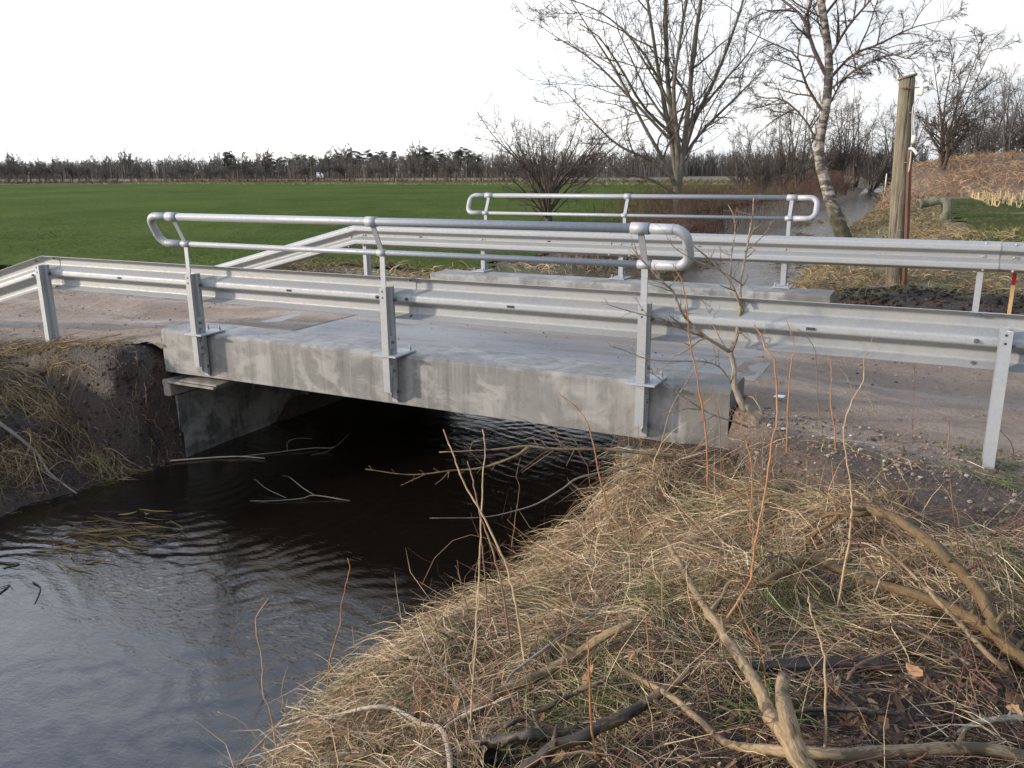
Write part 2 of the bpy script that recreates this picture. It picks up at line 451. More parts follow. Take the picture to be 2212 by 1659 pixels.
def m_island(name, stops, rough=.6, green=None, trans=0.0, zvar=True):
    """one colour per separate piece (blade, leaf, pebble)"""
    m = MT(name)
    r = m.n('ShaderNodeNewGeometry').outputs['Random Per Island']
    col = m.ramp(r, stops)
    if zvar:
        w = m.noise(m.coord(world=True), 2.2, 3)
        col = m.mix(m.ramp(w, [(.35, .45), (.65, 0)]), col, m.mix(.5, col, (.10, .06, .03)), 'MIX')
    if green:
        g = m.noise(m.coord(world=True), .9, 4, .6)
        r2 = m.n('ShaderNodeMath', {0: r, 1: 7.13}, operation='MULTIPLY').outputs[0]
        r2 = m.n('ShaderNodeMath', {0: r2}, operation='FRACT').outputs[0]
        k = m.math('MULTIPLY', m.ramp(g, [(.48, 0), (.62, 1)]), m.ramp(r2, [(.50, 0), (.6, 1)]))
        col = m.mix(k, col, green)
    m.set(color=col, rough=rough); m.set(spec=.3)
    return m.m

MAT = {}
MAT['galv'] = m_galv('galvanised_steel')
MAT['galv_pipe'] = m_galv('galvanised_pipe', (.30, .32, .35), .12)
MAT['galv_bright'] = m_galv('galvanised_bright', (.36, .38, .405), .10)
MAT['bolt'] = MT('bolt_steel').set(color=(.16, .16, .17), metal=.6, rough=.5).m
MAT['hole'] = MT('slot_dark').set(color=(.05, .045, .04), rough=.9).m
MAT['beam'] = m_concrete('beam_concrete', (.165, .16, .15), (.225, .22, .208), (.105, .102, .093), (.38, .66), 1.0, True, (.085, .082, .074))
MAT['abut'] = m_concrete('old_concrete', (.085, .083, .078), (.21, .21, .20), (.03, .03, .03), (.45, .8), 2.2)
MAT['cap'] = m_concrete('abutment_cap', (.29, .26, .22), (.36, .32, .27), (.15, .13, .10), (.6, .85), 2, False)

def m_deck():
    m = MT('deck_wet_concrete'); c = m.coord()
    a = m.noise(m.coord((.6, 1.5, 1)), 1.4, 6, .6, .5); f = m.noise(c, 90, 4, .7); g = m.noise(c, 14, 5, .6)
    col = m.mix(m.ramp(a, [(.35, 0), (.65, 1)]), (.20, .185, .172), (.30, .282, .262))
    tr = m.noise(m.coord((.25, 2.4, 1)), 1.1, 5, .6, .3)
    col = m.mix(m.ramp(tr, [(.48, 0), (.64, .75)]), col, (.17, .125, .09))
    col = m.mix(m.ramp(g, [(.52, 0), (.72, .6)]), col, (.13, .10, .08))
    m.set(color=col, rough=m.ramp(a, [(.38, .36), (.62, .66)]), normal=m.bump(m.math('ADD', f, g), .3, .006)); return m.m
MAT['deck'] = m_deck()

def m_road():
    m = MT('gravel_road'); c = m.coord(world=True)
    a = m.noise(c, .9, 6, .6); b = m.noise(m.coord((.35, 2.2, 1), True), 1.3, 5, .6, .3); f = m.noise(c, 55, 4, .7); g = m.noise(c, 16, 4, .65)
    col = m.mix(m.ramp(a, [(.35, 0), (.65, 1)]), (.225, .160, .112), (.30, .225, .165))
    col = m.mix(m.ramp(b, [(.5, 0), (.66, .75)]), col, (.34, .27, .21))
    col = m.mix(m.ramp(g, [(.52, 0), (.72, .55)]), col, (.12, .08, .055))
    col = m.mix(m.ramp(f, [(.58, 0), (.75, .6)]), col, (.36, .30, .25))
    ed = m.n('ShaderNodeSeparateColor', {'Color': m.n('ShaderNodeAttribute', attribute_name='zone').outputs['Color']}).outputs[0]
    dk = m.mix(m.ramp(f, [(.5, 0), (.72, .8)]), m.mix(m.ramp(g, [(.4, 0), (.6, 1)]), (.040, .026, .019), (.085, .058, .042)), (.19, .145, .115))
    col = m.mix(m.math('MULTIPLY', ed, .92), col, dk)
    m.set(color=col, rough=m.ramp(b, [(.42, .85), (.66, .5)]), normal=m.bump(m.math('ADD', m.math('MULTIPLY', f, .7), g), 1.0, .03)); return m.m
MAT['road'] = m_road()

def m_ground():
    m = MT('bank_ground'); c = m.coord(world=True)
    at = m.n('ShaderNodeAttribute', attribute_name='zone').outputs['Color']
    sp = m.n('ShaderNodeSeparateColor', {'Color': at})
    a = m.noise(c, 2.4, 6, .65); f = m.noise(c, 34, 5, .7); bgn = m.noise(c, .35, 5, .6)
    soil = m.mix(m.ramp(a, [(.35, 0), (.65, 1)]), (.020, .013, .009), (.052, .034, .024))
    soil = m.mix(m.ramp(f, [(.55, 0), (.75, .7)]), soil, (.09, .062, .045))
    straw = m.mix(m.ramp(a, [(.35, 0), (.65, 1)]), (.16, .11, .055), (.27, .20, .10))
    straw = m.mix(m.ramp(f, [(.4, .7), (.62, 0)]), straw, (.055, .04, .02))
    straw = m.mix(m.ramp(bgn, [(.46, 0), (.6, .6)]), straw, (.07, .10, .03))
    red = m.mix(m.ramp(a, [(.35, 0), (.65, 1)]), (.17, .10, .058), (.30, .195, .115))
    red = m.mix(m.ramp(f, [(.4, .8), (.62, 0)]), red, (.07, .042, .025))
    olive = m.mix(m.ramp(a, [(.35, 0), (.65, 1)]), (.075, .085, .03), (.12, .13, .05))
    olive = m.mix(m.ramp(bgn, [(.45, 0), (.6, .8)]), olive, (.15, .12, .07))
    col = m.mix(sp.outputs[0], soil, straw)
    col = m.mix(sp.outputs[1], col, red)
    col = m.mix(sp.outputs[2], col, olive)
    m.set(color=col, rough=m.ramp(a, [(.4, .55), (.6, .9)]), normal=m.bump(m.math('ADD', f, a), .8, .04)); return m.m
MAT['ground'] = m_ground()

def m_field():
    m = MT('winter_crop'); c = m.coord(world=True)
    rows = m.noise(m.coord((.25, 3.0, 1), True), 2.0, 4, .6); a = m.noise(c, .12, 5, .6); f = m.noise(c, 7, 5, .75)
    col = m.mix(m.ramp(a, [(.38, 0), (.62, 1)]), (.058, .094, .013), (.094, .130, .024))
    col = m.mix(m.ramp(f, [(.40, .65), (.56, 0)]), col, (.034, .052, .009))
    col = m.mix(m.ramp(rows, [(.55, 0), (.75, .18)]), col, (.085, .10, .03))
    m.set(color=col, rough=.95, normal=m.bump(m.math('ADD', f, rows), .9, .12)); m.set(spec=.05); return m.m
MAT['field'] = m_field()
def m_field2():
    m = MT('rough_grass_field'); c = m.coord(world=True)
    a = m.noise(c, .5, 5, .65); f = m.noise(c, 9, 5, .75)
    col = m.mix(m.ramp(a, [(.38, 0), (.60, 1)]), (.062, .088, .020), (.115, .105, .045))
    col = m.mix(m.ramp(f, [(.40, .7), (.56, 0)]), col, (.030, .040, .012))
    m.set(color=col, rough=.95, normal=m.bump(f, .9, .12)); m.set(spec=.05); return m.m
MAT['field2'] = m_field2()

def m_water():
    m = MT('stream_water'); c = m.coord(world=True)
    lay = m.noise(m.coord((1, 1.7, 1), True), 22, 4, .55, .6)
    far_ = m.n('ShaderNodeMapRange', {0: m.n('ShaderNodeSeparateXYZ', {'Vector': c}).outputs[1], 1: 5.5, 2: 12.0, 3: 0.0, 4: 1.0}).outputs[0]
    chop = m.noise(m.coord((1, 2.2, 1), True), 3.2, 5, .7, .8)
    b0 = m.n('ShaderNodeBump', {'Height': chop, 'Strength': far_, 'Distance': .016}).outputs[0]
    b1 = m.n('ShaderNodeBump', {'Height': lay, 'Strength': m.math('SUBTRACT', .22, m.math('MULTIPLY', far_, .17)), 'Distance': .01, 'Normal': b0}).outputs[0]
    m.set(color=(.0085, .0062, .0042), rough=.03, ior=1.50, normal=b1); m.set(spec=.9); return m.m
MAT['water'] = m_water()

MAT['straw'] = m_island('dry_grass', [(0, (.15, .095, .055)), (.25, (.31, .21, .12)), (.55, (.48, .345, .205)), (.85, (.62, .48, .305)), (1, (.72, .60, .43))], .55, green=(.19, .20, .075))
MAT['straw_dark'] = m_island('matted_grass', [(0, (.06, .04, .022)), (.4, (.15, .10, .05)), (.75, (.27, .20, .09)), (1, (.36, .28, .13))], .65, green=(.10, .13, .03))
MAT['straw_far'] = m_island('bank_grass', [(0, (.10, .065, .035)), (.4, (.22, .15, .075)), (.8, (.36, .26, .14)), (1, (.48, .37, .22))], .65, green=(.11, .15, .035))
MAT['green'] = m_island('green_grass', [(0, (.05, .09, .015)), (.5, (.08, .15, .03)), (1, (.16, .22, .06))], .5)
MAT['crop'] = m_island('crop_blades', [(0, (.045, .075, .010)), (.5, (.078, .122, .017)), (1, (.135, .18, .04))], .6, zvar=False)
MAT['leaf'] = m_island('dead_leaves', [(0, (.030, .018, .011)), (.45, (.064, .033, .019)), (.75, (.115, .060, .031)), (.93, (.22, .12, .055)), (1, (.38, .25, .13))], .5)
MAT['leaf_big'] = m_bark('dry_oak_leaf', (.24, .115, .055), (.36, .20, .10), 30)
MAT['reed'] = m_island('tawny_reed', [(0, (.14, .08, .045)), (.5, (.27, .17, .095)), (1, (.42, .30, .18))], .7, zvar=False)
MAT['bramble'] = m_island('bramble_twigs', [(0, (.045, .025, .020)), (.5, (.10, .055, .042)), (1, (.17, .105, .075))], .8, zvar=False)
MAT['bramble_red'] = m_island('red_bramble_stems', [(0, (.09, .035, .028)), (.5, (.18, .075, .05)), (1, (.30, .16, .09))], .6, zvar=False)
MAT['pebble'] = m_island('pebbles', [(0, (.07, .05, .038)), (.5, (.17, .125, .095)), (.88, (.26, .21, .17)), (1, (.50, .46, .42))], .7, zvar=False)
MAT['clod'] = m_island('soil_clods', [(0, (.024, .016, .012)), (.7, (.050, .034, .026)), (.95, (.085, .060, .045)), (1, (.17, .13, .10))], .9, zvar=False)
MAT['maize'] = m_island('maize_stubble', [(0, (.33, .23, .11)), (1, (.55, .43, .25))], .7, zvar=False)
MAT['bark_big'] = m_bark('smooth_grey_bark', (.085, .072, .056), (.165, .145, .115), 6, (.075, .08, .045), .85, .60)
MAT['bark_twig'] = m_bark('twig_bark', (.060, .044, .034), (.105, .080, .062), 3)
def m_birch():
    m = MT('birch_bark'); c = m.coord((1, 1, .6)); o = m.coord()
    z = m.n('ShaderNodeSeparateXYZ', {'Vector': o}).outputs[2]
    a = m.noise(c, 7, 6, .65); b = m.noise(m.coord((1, 1, 2.6)), 3.2, 5, .65); k = m.noise(o, 2.4, 5, .7)
    up = m.mix(m.ramp(a, [(.35, 0), (.65, 1)]), (.13, .105, .082), (.40, .365, .32))
    up = m.mix(m.ramp(b, [(.46, 0), (.54, .9)]), up, (.05, .04, .032))
    lo = m.mix(m.ramp(a, [(.35, 0), (.65, 1)]), (.026, .021, .014), (.085, .078, .035))
    t = m.math('ADD', z, m.math('MULTIPLY', k, 2.6))
    m.set(color=m.mix(m.ramp(m.math('MULTIPLY', t, .25), [(.50, 0), (.72, 1)]), lo, up), rough=.9, normal=m.bump(a, .8, .03)); return m.m
MAT['bark_birch'] = m_birch()
MAT['bark_birch_base'] = m_bark('birch_base_bark', (.035, .028, .018), (.10, .085, .035), 9, (.09, .095, .03), .9, .55)
MAT['twig_dark'] = m_bark('dark_twigs', (.055, .040, .034), (.085, .063, .052), 2)
MAT['bark_far'] = m_bark('far_bark', (.068, .061, .055), (.105, .095, .084), 2)
MAT['pine_needle'] = MT('pine_needles').set(color=(.020, .030, .018), rough=.9).m
MAT['sapling'] = m_log('lichen_sapling_bark', (.20, .145, .095), (.38, .31, .225), (.30, .27, .20), .8, .54, 1.6)
MAT['shoot_orange'] = m_bark('orange_shoot_bark', (.24, .10, .04), (.40, .20, .09), 20)
MAT['shoot_brown'] = m_bark('brown_shoot_bark', (.12, .065, .045), (.24, .15, .09), 20)
MAT['shoot_tan'] = m_bark('tan_shoot_bark', (.28, .19, .10), (.44, .33, .19), 20)
MAT['log_pale'] = m_log('pale_bare_wood', (.20, .135, .07), (.36, .265, .15), (.07, .048, .028), .8, .54)
MAT['log_moss'] = m_log('mossy_branch_bark', (.115, .068, .028), (.215, .14, .062), (.06, .05, .022), .85, .54)
MAT['log_dark'] = m_log('dark_branch_bark', (.09, .053, .03), (.20, .135, .07), (.014, .012, .010), .6, .50)
MAT['stick_grey'] = m_log('grey_stick_bark', (.15, .135, .11), (.28, .26, .215), (.10, .085, .06), .85, .6, 2.0)
MAT['root_white'] = m_log('bleached_root', (.36, .30, .22), (.52, .46, .36), (.2, .15, .1), .8, .62, 2.0)
MAT['plank_wet'] = m_bark('wet_black_board', (.012, .011, .008), (.040, .032, .022), 14, None, .7)
def m_pole():
    m = MT('weathered_pole_wood'); st = m.noise(m.coord((1, 1, .06)), 46, 6, .7, .3); b = m.noise(m.coord((1, 1, .4)), 6, 5, .6); cr = m.noise(m.coord((1, 1, .03)), 30, 3, .5)
    col = m.mix(m.ramp(st, [(.35, 0), (.65, 1)]), (.10, .082, .055), (.25, .212, .152))
    col = m.mix(m.ramp(b, [(.5, 0), (.68, .7)]), col, (.14, .135, .09))
    col = m.mix(m.ramp(cr, [(.36, .9), (.41, 0)]), col, (.035, .026, .016))
    m.set(color=col, rough=.9, normal=m.bump(m.math('ADD', st, cr), 1.0, .02)); return m.m
MAT['pole'] = m_pole()
MAT['rust'] = m_bark('rusty_iron', (.085, .035, .022), (.15, .07, .045), 14)
MAT['plastic_white'] = MT('white_plastic').set(color=(.68, .67, .62), rough=.45).m
MAT['plastic_grey'] = MT('grey_cable').set(color=(.42, .41, .39), rough=.55).m
MAT['pipe_dark'] = MT('dark_plastic_pipe').set(color=(.018, .024, .024), rough=.4).m
MAT['pipe_conc'] = m_bark('mossy_concrete_pipe', (.15, .15, .10), (.25, .25, .18), 8, (.09, .10, .05), .9, .5)
MAT['red'] = MT('red_paint').set(color=(.50, .018, .022), rough=.55).m
MAT['pine'] = m_bark('raw_pine_lath', (.40, .25, .11), (.52, .36, .18), 10)
MAT['car'] = MT('white_car_paint').set(color=(.8, .8, .8), rough=.3).m
MAT['glass'] = MT('dark_glass').set(color=(.03, .035, .04), rough=.1).m
MAT['tyre'] = MT('tyre_rubber').set(color=(.02, .02, .02), rough=.8).m
MAT['paper'] = MT('white_paper').set(color=(.8, .8, .82), rough=.6).m
MAT['barn'] = MT('pale_render').set(color=(.72, .73, .74), rough=.7).m
MAT['board'] = m_bark('grey_board', (.16, .14, .12), (.28, .26, .23), 10)

# ------------------------------------------------------------------ setting: ground, stream, road, fields
def axis_grid(lo, hi, step, far_lo, far_hi, g=1.12):
    a = list(np.arange(lo, hi + 1e-6, step))
    s = step; p = lo; left = []
    while p > far_lo: s *= g; p -= s; left.append(p)
    s = step; p = hi; right = []
    while p < far_hi: s *= g; p += s; right.append(p)
    return np.array(left[::-1] + a + right)
def grid_mesh(name, X, Y, Z, smooth=True, keep=None):
    nx, ny = len(X), len(Y)
    gx, gy = np.meshgrid(X, Y, indexing='ij')
    V = np.stack([gx, gy, Z], -1).reshape(-1, 3)
    i, j = np.meshgrid(np.arange(nx-1), np.arange(ny-1), indexing='ij')
    q = np.stack([i*ny+j, (i+1)*ny+j, (i+1)*ny+j+1, i*ny+j+1], -1).reshape(-1, 4)
    if keep is not None:
        cx = (X[:-1] + X[1:])/2; cy = (Y[:-1] + Y[1:])/2
        kx, ky = np.meshgrid(cx, cy, indexing='ij')
        q = q[keep(kx, ky).reshape(-1)]
        used = np.unique(q); mp = np.full(len(V), -1); mp[used] = np.arange(len(used)); V = V[used]; q = mp[q]
    return np_mesh(name, V, quads=q, smooth=smooth), V

GX = axis_grid(-5.2, 5.6, .062, -900, 500, 1.09)
GY = axis_grid(-4.4, 7.0, .062, -40, 1500, 1.07)
gx, gy = np.meshgrid(GX, GY, indexing='ij')
def road_z(x, y):
    ax = np.abs(x)
    z = np.interp(ax, [0, 2.0, 2.6, 4.2, 12, 40], [-.127, -.127, -.13, -.255, -.30, -.34])
    z = z + (0.03*fbm(x*.9, y*2.2, 51, 3) + 0.018*fbm(x*7, y*7, 57, 3))*np.clip((ax - 2.2)/.8, 0, 1)
    wv = y + .12*np.sin(x*.5) + .1*fbm(x*.7, x*0, 53, 2)
    z = z - np.clip((ax - 2.3)/.8, 0, 1)*(.030*np.exp(-((wv - 1.55)/.24)**2) + .030*np.exp(-((wv - 3.35)/.24)**2) - .014*np.exp(-((wv - 2.45)/.3)**2))
    y0 = np.where(x < 0, -.15, -.62) + .25*fbm(x*1.4, y*0 + 2, 61, 3)
    y0 = np.where(ax < 3.3, np.interp(ax, [2.5, 3.3], [.05, 0])*1.0 + y0*np.clip((ax - 2.6)/.7, 0, 1), y0)
    y1 = np.interp(x, [-14, -9, -6], [3.2, 4.2, 5.15]) + .35*fbm(x*1.2, y*0 + 6, 67, 3)
    y0 = y0 + .12*fbm(x*4, y*4, 63, 2)
    e = np.clip((y0 - y)/.3, 0, 1.6) + np.clip((y - y1 + .22)/.4, 0, 1.6)
    return z - .22*e - .05*(e > 0)*fbm(x*5, y*5, 71, 2)
GZ = terrain(gx, gy)
under = (gy > -.4)*(gy < 5.3)
GZ = np.where(under > 0, np.minimum(GZ, road_z(gx, gy) - .012), GZ)
lipw = sst(-.55, -.16, gy)*(gy < .7)*sst(.05, .4, shores(gy)[0] - gx)*(gx < -2.5)
GZ = GZ*(1 - lipw) + (road_z(gx, np.maximum(gy, .3)) - .014)*lipw
nGX, nGY = len(GX), len(GY)
mL = sst(-4.8, -4.0, gx)*(1 - sst(-2.55, -2.35, gx))*(1 - sst(.15, .35, gy))*sst(-6, -5, gy)*np.clip((GZ + 1.3)/.2, 0, 1)
jx = mL*(.16*fbm(gy*2.4, GZ*3.0, 151, 3) + .05*fbm(gy*11, GZ*11 + gx*3, 155, 3))
jz = mL*(1 - lipw)*(.05*fbm(gx*9, gy*9, 157, 3))
jx = jx*(1 - lipw)
me, GV = grid_mesh('ground', GX, GY, GZ + jz)
GV = GV + np.stack([jx.reshape(-1), .5*jx.reshape(-1)[::-1]*0, 0*jx.reshape(-1)], 1)
me.vertices.foreach_set('co', GV.astype(np.float32).ravel()); me.update()
# what grows where: r = straw/soil, g = tawny red grass, b = olive meadow
x, y = GV[:, 0], GV[:, 1]
nz = fbm(x*.8, y*.8, 81, 3)
wl_, wr_ = shores(y)
r_ = np.zeros(len(x))
r_ = np.where((x > wr_) & (y < 0), (.30 + nz)*(1 - sst(-.4, .2, (x - 2.4)*1.05 - 3.3 - y)), r_)
r_ = np.where((x < wl_ - .75) & (y < .2), (.75 + nz)*(1 - .9*sst(-1.3, -.7, y)*sst(-4.0, -3.4, x))*(1 - .8*sst(-.35, -.05, y)), r_)
r_ = np.where((y > 6.3 + nz), .95, r_)
g_ = sst(38, 50, y + 3*nz)*(x > -3) + .6*((x > -6.5) & (x < -2.3) & (y > 14))
b_ = np.where((x < -5), sst(74, 78, y)*.55, 0)*np.clip(1 - (y - 96)/30, .0, 1)
b_ = np.where((x < -2.6) & (y < 10) & (y > 5.6), .35 + nz, b_)
ca = me.color_attributes.new('zone', 'FLOAT_COLOR', 'POINT')
cd = np.stack([np.clip(r_, 0, 1), np.clip(g_, 0, 1), np.clip(b_, 0, 1), np.ones(len(x))], -1).astype(np.float32)
ca.data.foreach_set('color', cd.ravel())
ground = link('ground', me, MAT['ground'], None, (0, 0, 0)); tag(ground, 'dark bank soil and rough ground either side of the stream', 'ground', kind='structure')

# water
def ripple(x, y):
    z = np.zeros_like(x)
    ax_, ay_ = -2.25, -0.35                      # waves spreading from the snag beside the abutment
    d = np.hypot(x - ax_, (y - ay_)*1.15)
    ph = 2*np.pi*(d/.14 + 1.5*fbm(x*1.7, y*1.7, 3, 3))
    m1 = sst(.15, .6, d)*np.exp(-((d - 1.6)/1.2)**2)*np.clip(.35 + 2.2*fbm(x*1.5, y*1.5, 13, 3), 0, 1.2)
    z += .0030*m1*np.sin(ph)
    ph3 = 2*np.pi*((.75*x - .66*y)/.17 + 1.6*fbm(x*1.9 + 5, y*1.9, 43, 3))
    z += .0020*np.clip(.2 + 2*fbm(x*1.3, y*1.3, 47, 2), 0, 1)*np.sin(ph3)
    ph2 = 2*np.pi*((y*.96 + x*.28)/.115 + .9*fbm(x*2.2, y*1.3, 23, 3))
    m2 = sst(-.4, 1.2, x + .35*y)*sst(-1.6, .4, y)
    z += .0028*m2*np.sin(ph2)*(.6 + fbm(x*2.5, y*2.5, 27, 2))
    z += .0036*fbm(x*8 + y*4, y*11 - x*2, 33, 3)*(.6 + sst(-2.5, -1, y)*.2)
    z += .0045*fbm(x*1.6 + .8*y, y*2.6 - x, 37, 2)
    z += .004*fbm(x*1.2, y*3.0, 39, 3)*sst(6, 9, y)
    ph4 = 2*np.pi*((.35*x + .94*y)/.13 + 1.8*fbm(x*1.4, y*1.4 + 9, 49, 3))
    z += .0019*sst(-.6, -1.6, y)*np.clip(.45 + 2*fbm(x*1.1, y*1.1, 48, 2), 0, 1.1)*np.sin(ph4)
    z += .0032*sst(-.4, -1.4, y)*fbm(x*4.5 - y, y*6.5 + x, 46, 2)
    return z
WX = np.concatenate([axis_grid(-3.2, 2.3, .033, -3.3, 2.4)])
WY = axis_grid(-4.6, 6.5, .033, -30, 140, 1.05)
wx, wy = np.meshgrid(WX, WY, indexing='ij')
skew = np.interp(wy, [-30, 12, 30, 60, 81, 140], [0, 0, -.2, -.9, -1.9, -5])
WXs = wx + skew
Zw = WATER_Z + ripple(WXs, wy)
V = np.stack([WXs, wy, Zw], -1).reshape(-1, 3)
nx, ny = len(WX), len(WY)
i, j = np.meshgrid(np.arange(nx-1), np.arange(ny-1), indexing='ij')
q = np.stack([i*ny+j, (i+1)*ny+j, (i+1)*ny+j+1, i*ny+j+1], -1).reshape(-1, 4)
water = link('stream_water', np_mesh('stream_water', V, quads=q, smooth=True), MAT['water'], None, (0, 0, 0))
tag(water, 'dark brown rippled stream passing under the bridge', 'water', kind='structure')

# gravel road on both sides of the deck
RX = axis_grid(-9, 9, .06, -60, 60, 1.12); RY = np.arange(-1.3, 6.1, .06)
rgx, rgy = np.meshgrid(RX, RY, indexing='ij')
def rkeep(kx, ky):
    onb = (kx > -2.54) & (kx < 2.56)
    y0_ = np.where(kx < 0, -.5, -1.02) + .25*fbm(kx*1.4, ky*0 + 2, 61, 3) + .12*fbm(kx*4, ky*4, 63, 2)
    y0_ = np.where((kx < 0) & (kx > -4.5), np.interp(kx, [-4.5, -3.6, -3.0], [-.45, -.1, .03]) + .1*fbm(kx*5, ky*5, 65, 2), y0_)
    y0_ = np.where((kx > 0) & (kx < 3.0), np.interp(kx, [2.5, 3.0], [.0, -.9]), y0_)
    vis = (ky > y0_) & (ky < np.interp(kx, [-14, -9, -6], [3.4, 4.4, 5.3]) + .3*fbm(kx*1.2, ky*2, 67, 3))
    edge = -1.86 + .02*fbm(ky*3, ky*0, 91, 3)
    mid = (kx > edge) & (kx < 2.35 + .2*fbm(ky*2, ky*0 + 4, 95, 3))
    return vis & ~mid & (~onb | ((ky > .47) & (ky < 4.56)))
me, _ = grid_mesh('road', RX, RY, road_z(rgx, rgy), keep=rkeep)
e_ = np.clip((np.where(_[:, 0] < 0, .15, .1) + .5*fbm(_[:, 0]*1.5, _[:, 1]*1.5, 73, 3) - _[:, 1])/.45, 0, 1) + np.clip((_[:, 1] - 4.75 + .5*fbm(_[:, 0]*1.5, _[:, 1]*1.5, 75, 3))/.4, 0, 1)
e_ = np.clip(e_*(np.abs(_[:, 0]) > 2.5), 0, 1)
ca = me.color_attributes.new('zone', 'FLOAT_COLOR', 'POINT'); ca.data.foreach_set('color', np.stack([e_, e_, e_, np.ones(len(_))], 1).astype(np.float32).ravel())
road = link('road', me, MAT['road'], None, (0, 0, 0)); tag(road, 'brown gravel track leading over the bridge', 'road', kind='structure')

# winter crop on the left, grass strip on the right
def sheet(name, X, Y, keep, dz, mat, label, lift=.22):
    a, b = np.meshgrid(X, Y, indexing='ij')
    me, _ = grid_mesh(name, X, Y, terrain(a, b) + dz + lift*sst(11, 40, b) + .03*fbm(a*2, b*2, 101, 3)*sst(30, 12, b), keep=keep)
    o = link(name, me, mat, None, (0, 0, 0)); return tag(o, label, 'field', kind='structure')
FX = -np.array(list(np.arange(4, 30, .35)) + list(np.geomspace(30, 420, 70)))[::-1]
FY = np.array(list(np.arange(3.6, 30, .35)) + list(np.linspace(30.5, 76, 80)))
sheet('crop_field', FX, FY, lambda a, b: (b > np.interp(a, [-13, -8, -4.6], [4.4, 6.6, 8.3]) + 1.0*fbm(a*.5, b*.5, 103, 3)) & (a < -4.6 - .02*b + .5*fbm(a, b, 107, 2)), .05, MAT['field'], 'flat green winter crop field left of the stream')
sheet('grass_field', np.arange(3.0, 40, .4), np.arange(8, 47, .4), lambda a, b: (a > 4.2 - .012*b + .5*fbm(a, b, 109, 3)) & (b > 8.8) & (b < 39 + 5*fbm(a*.4, b*.4, 111, 3)), .03, MAT['field2'], 'green grass field right of the stream', 0.0)
FMX = -np.geomspace(5, 420, 60)[::-1]
sheet('far_meadow', FMX, np.linspace(79.5, 93, 12), lambda a, b: (a > -95 - 2*(b - 80)) & (b < 93), .05, MAT['field'], 'pale green strip of meadow beyond the crop field')

# ------------------------------------------------------------------ bridge
bridge = thing('bridge', 'small grey concrete slab bridge with edge beams over the stream', 'bridge', (0, 2.5, WATER_Z - .4))
def beam_mesh(y0, y1, x0, x1):
    mb = MB(); ch = .022
    prof = [(y0, -.392), (y1, -.392), (y1, -ch), (y1 - ch, .004), (y0 + ch, 0), (y0, -ch)]
    xs = np.linspace(x0, x1, 40)
    n = len(prof); V = []
    for xx in xs:
        for (yy, zz) in prof:
            V.append((xx, yy + .003*float(vnoise(np.array([xx*2.1]), np.array([zz*5]), 7)[0]), zz + .003*float(vnoise(np.array([xx*1.7]), np.array([yy*5]), 8)[0])))
    F = []
    for a in range(len(xs)-1):
        for k in range(n):
            F.append((a*n+k, a*n+(k+1) % n, (a+1)*n+(k+1) % n, (a+1)*n+k))
    mb.add(V, F, False)
    m0 = mb.n - len(V)
    mb.f.append(tuple(m0 + k for k in range(n))); mb.f.append(tuple(m0 + (len(xs)-1)*n + k for k in range(n))[::-1]); mb.sm += [False]*2
    return mb
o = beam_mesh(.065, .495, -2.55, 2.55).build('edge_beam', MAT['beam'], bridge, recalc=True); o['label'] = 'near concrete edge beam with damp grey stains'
o = beam_mesh(4.53, 4.985, -2.52, 2.62).build('edge_beam', MAT['beam'], bridge, recalc=True); o['label'] = 'far concrete edge beam seen from the road side'
X_ = np.arange(-2.54, 2.55, .12); Y_ = np.arange(.497, 4.53, .1)
mb = MB().box((0, 2.512, -.262), (5.08, 4.03, .262)); mb.build('deck_slab', MAT['deck'], bridge)
# abutments
def abutment(x0, x1, zt, name, sgn, cap='cap'):
    mb = MB()
    n = 26; ys = np.linspace(.1, 4.9, n); zs = np.linspace(WATER_Z - .5, zt - .17, 9)
    V = []; F = []
    for a, yy in enumerate(ys):
        for b, zz in enumerate(zs):
            V.append((sgn[1] + .035*sgn[0]*float(fbm(np.array([yy*3.]), np.array([zz*4.]), 121, 3)[0]), yy, zz))
    nb = len(zs)
    for a in range(n-1):
        for b in range(nb-1): F.append((a*nb+b, (a+1)*nb+b, (a+1)*nb+b+1, a*nb+b+1))
    mb.add(V, F, True)
    mb.box(((x0+x1)/2, 2.5, (zt - .17 + WATER_Z - .5)/2), (x1 - x0, 4.77, zt - .17 - WATER_Z + .5))
    # front face slab with roughness
    V = []; F = []
    xs = np.linspace(x0, x1, 8)
    for a, xx in enumerate(xs):
        for b, zz in enumerate(zs): V.append((xx, .1 - .02*float(fbm(np.array([xx*4.]), np.array([zz*4.]), 131, 3)[0]), zz))
    for a in range(7):
        for b in range(nb-1): F.append((a*nb+b, (a+1)*nb+b, (a+1)*nb+b+1, a*nb+b+1))
    mb.add(V, F, True)
    o = mb.build('abutment', MAT['abut'], bridge); o['label'] = name
    c = MB().box(((x0+x1)/2, 2.45, zt - .083), (x1 - x0 + .03, 4.86, .16), bev=.012).build('bearing_cap', MAT[cap], o)
    return o
ab = abutment(-3.4, -2.49, -.455, 'dark stained old abutment under the left end', (1, -2.46))
abutment(1.87, 2.9, -.46, 'dark abutment under the right end', (-1, 1.85), 'abut')
MB().box((-2.22, .16, -.475), (.62, .30, .022), bev=.004).build('bearing_board', MAT['board'], ab)
MB().box((-2.10, .11, -.447), (.45, .2, .018), bev=.004).build('bearing_board', MAT['board'], ab)

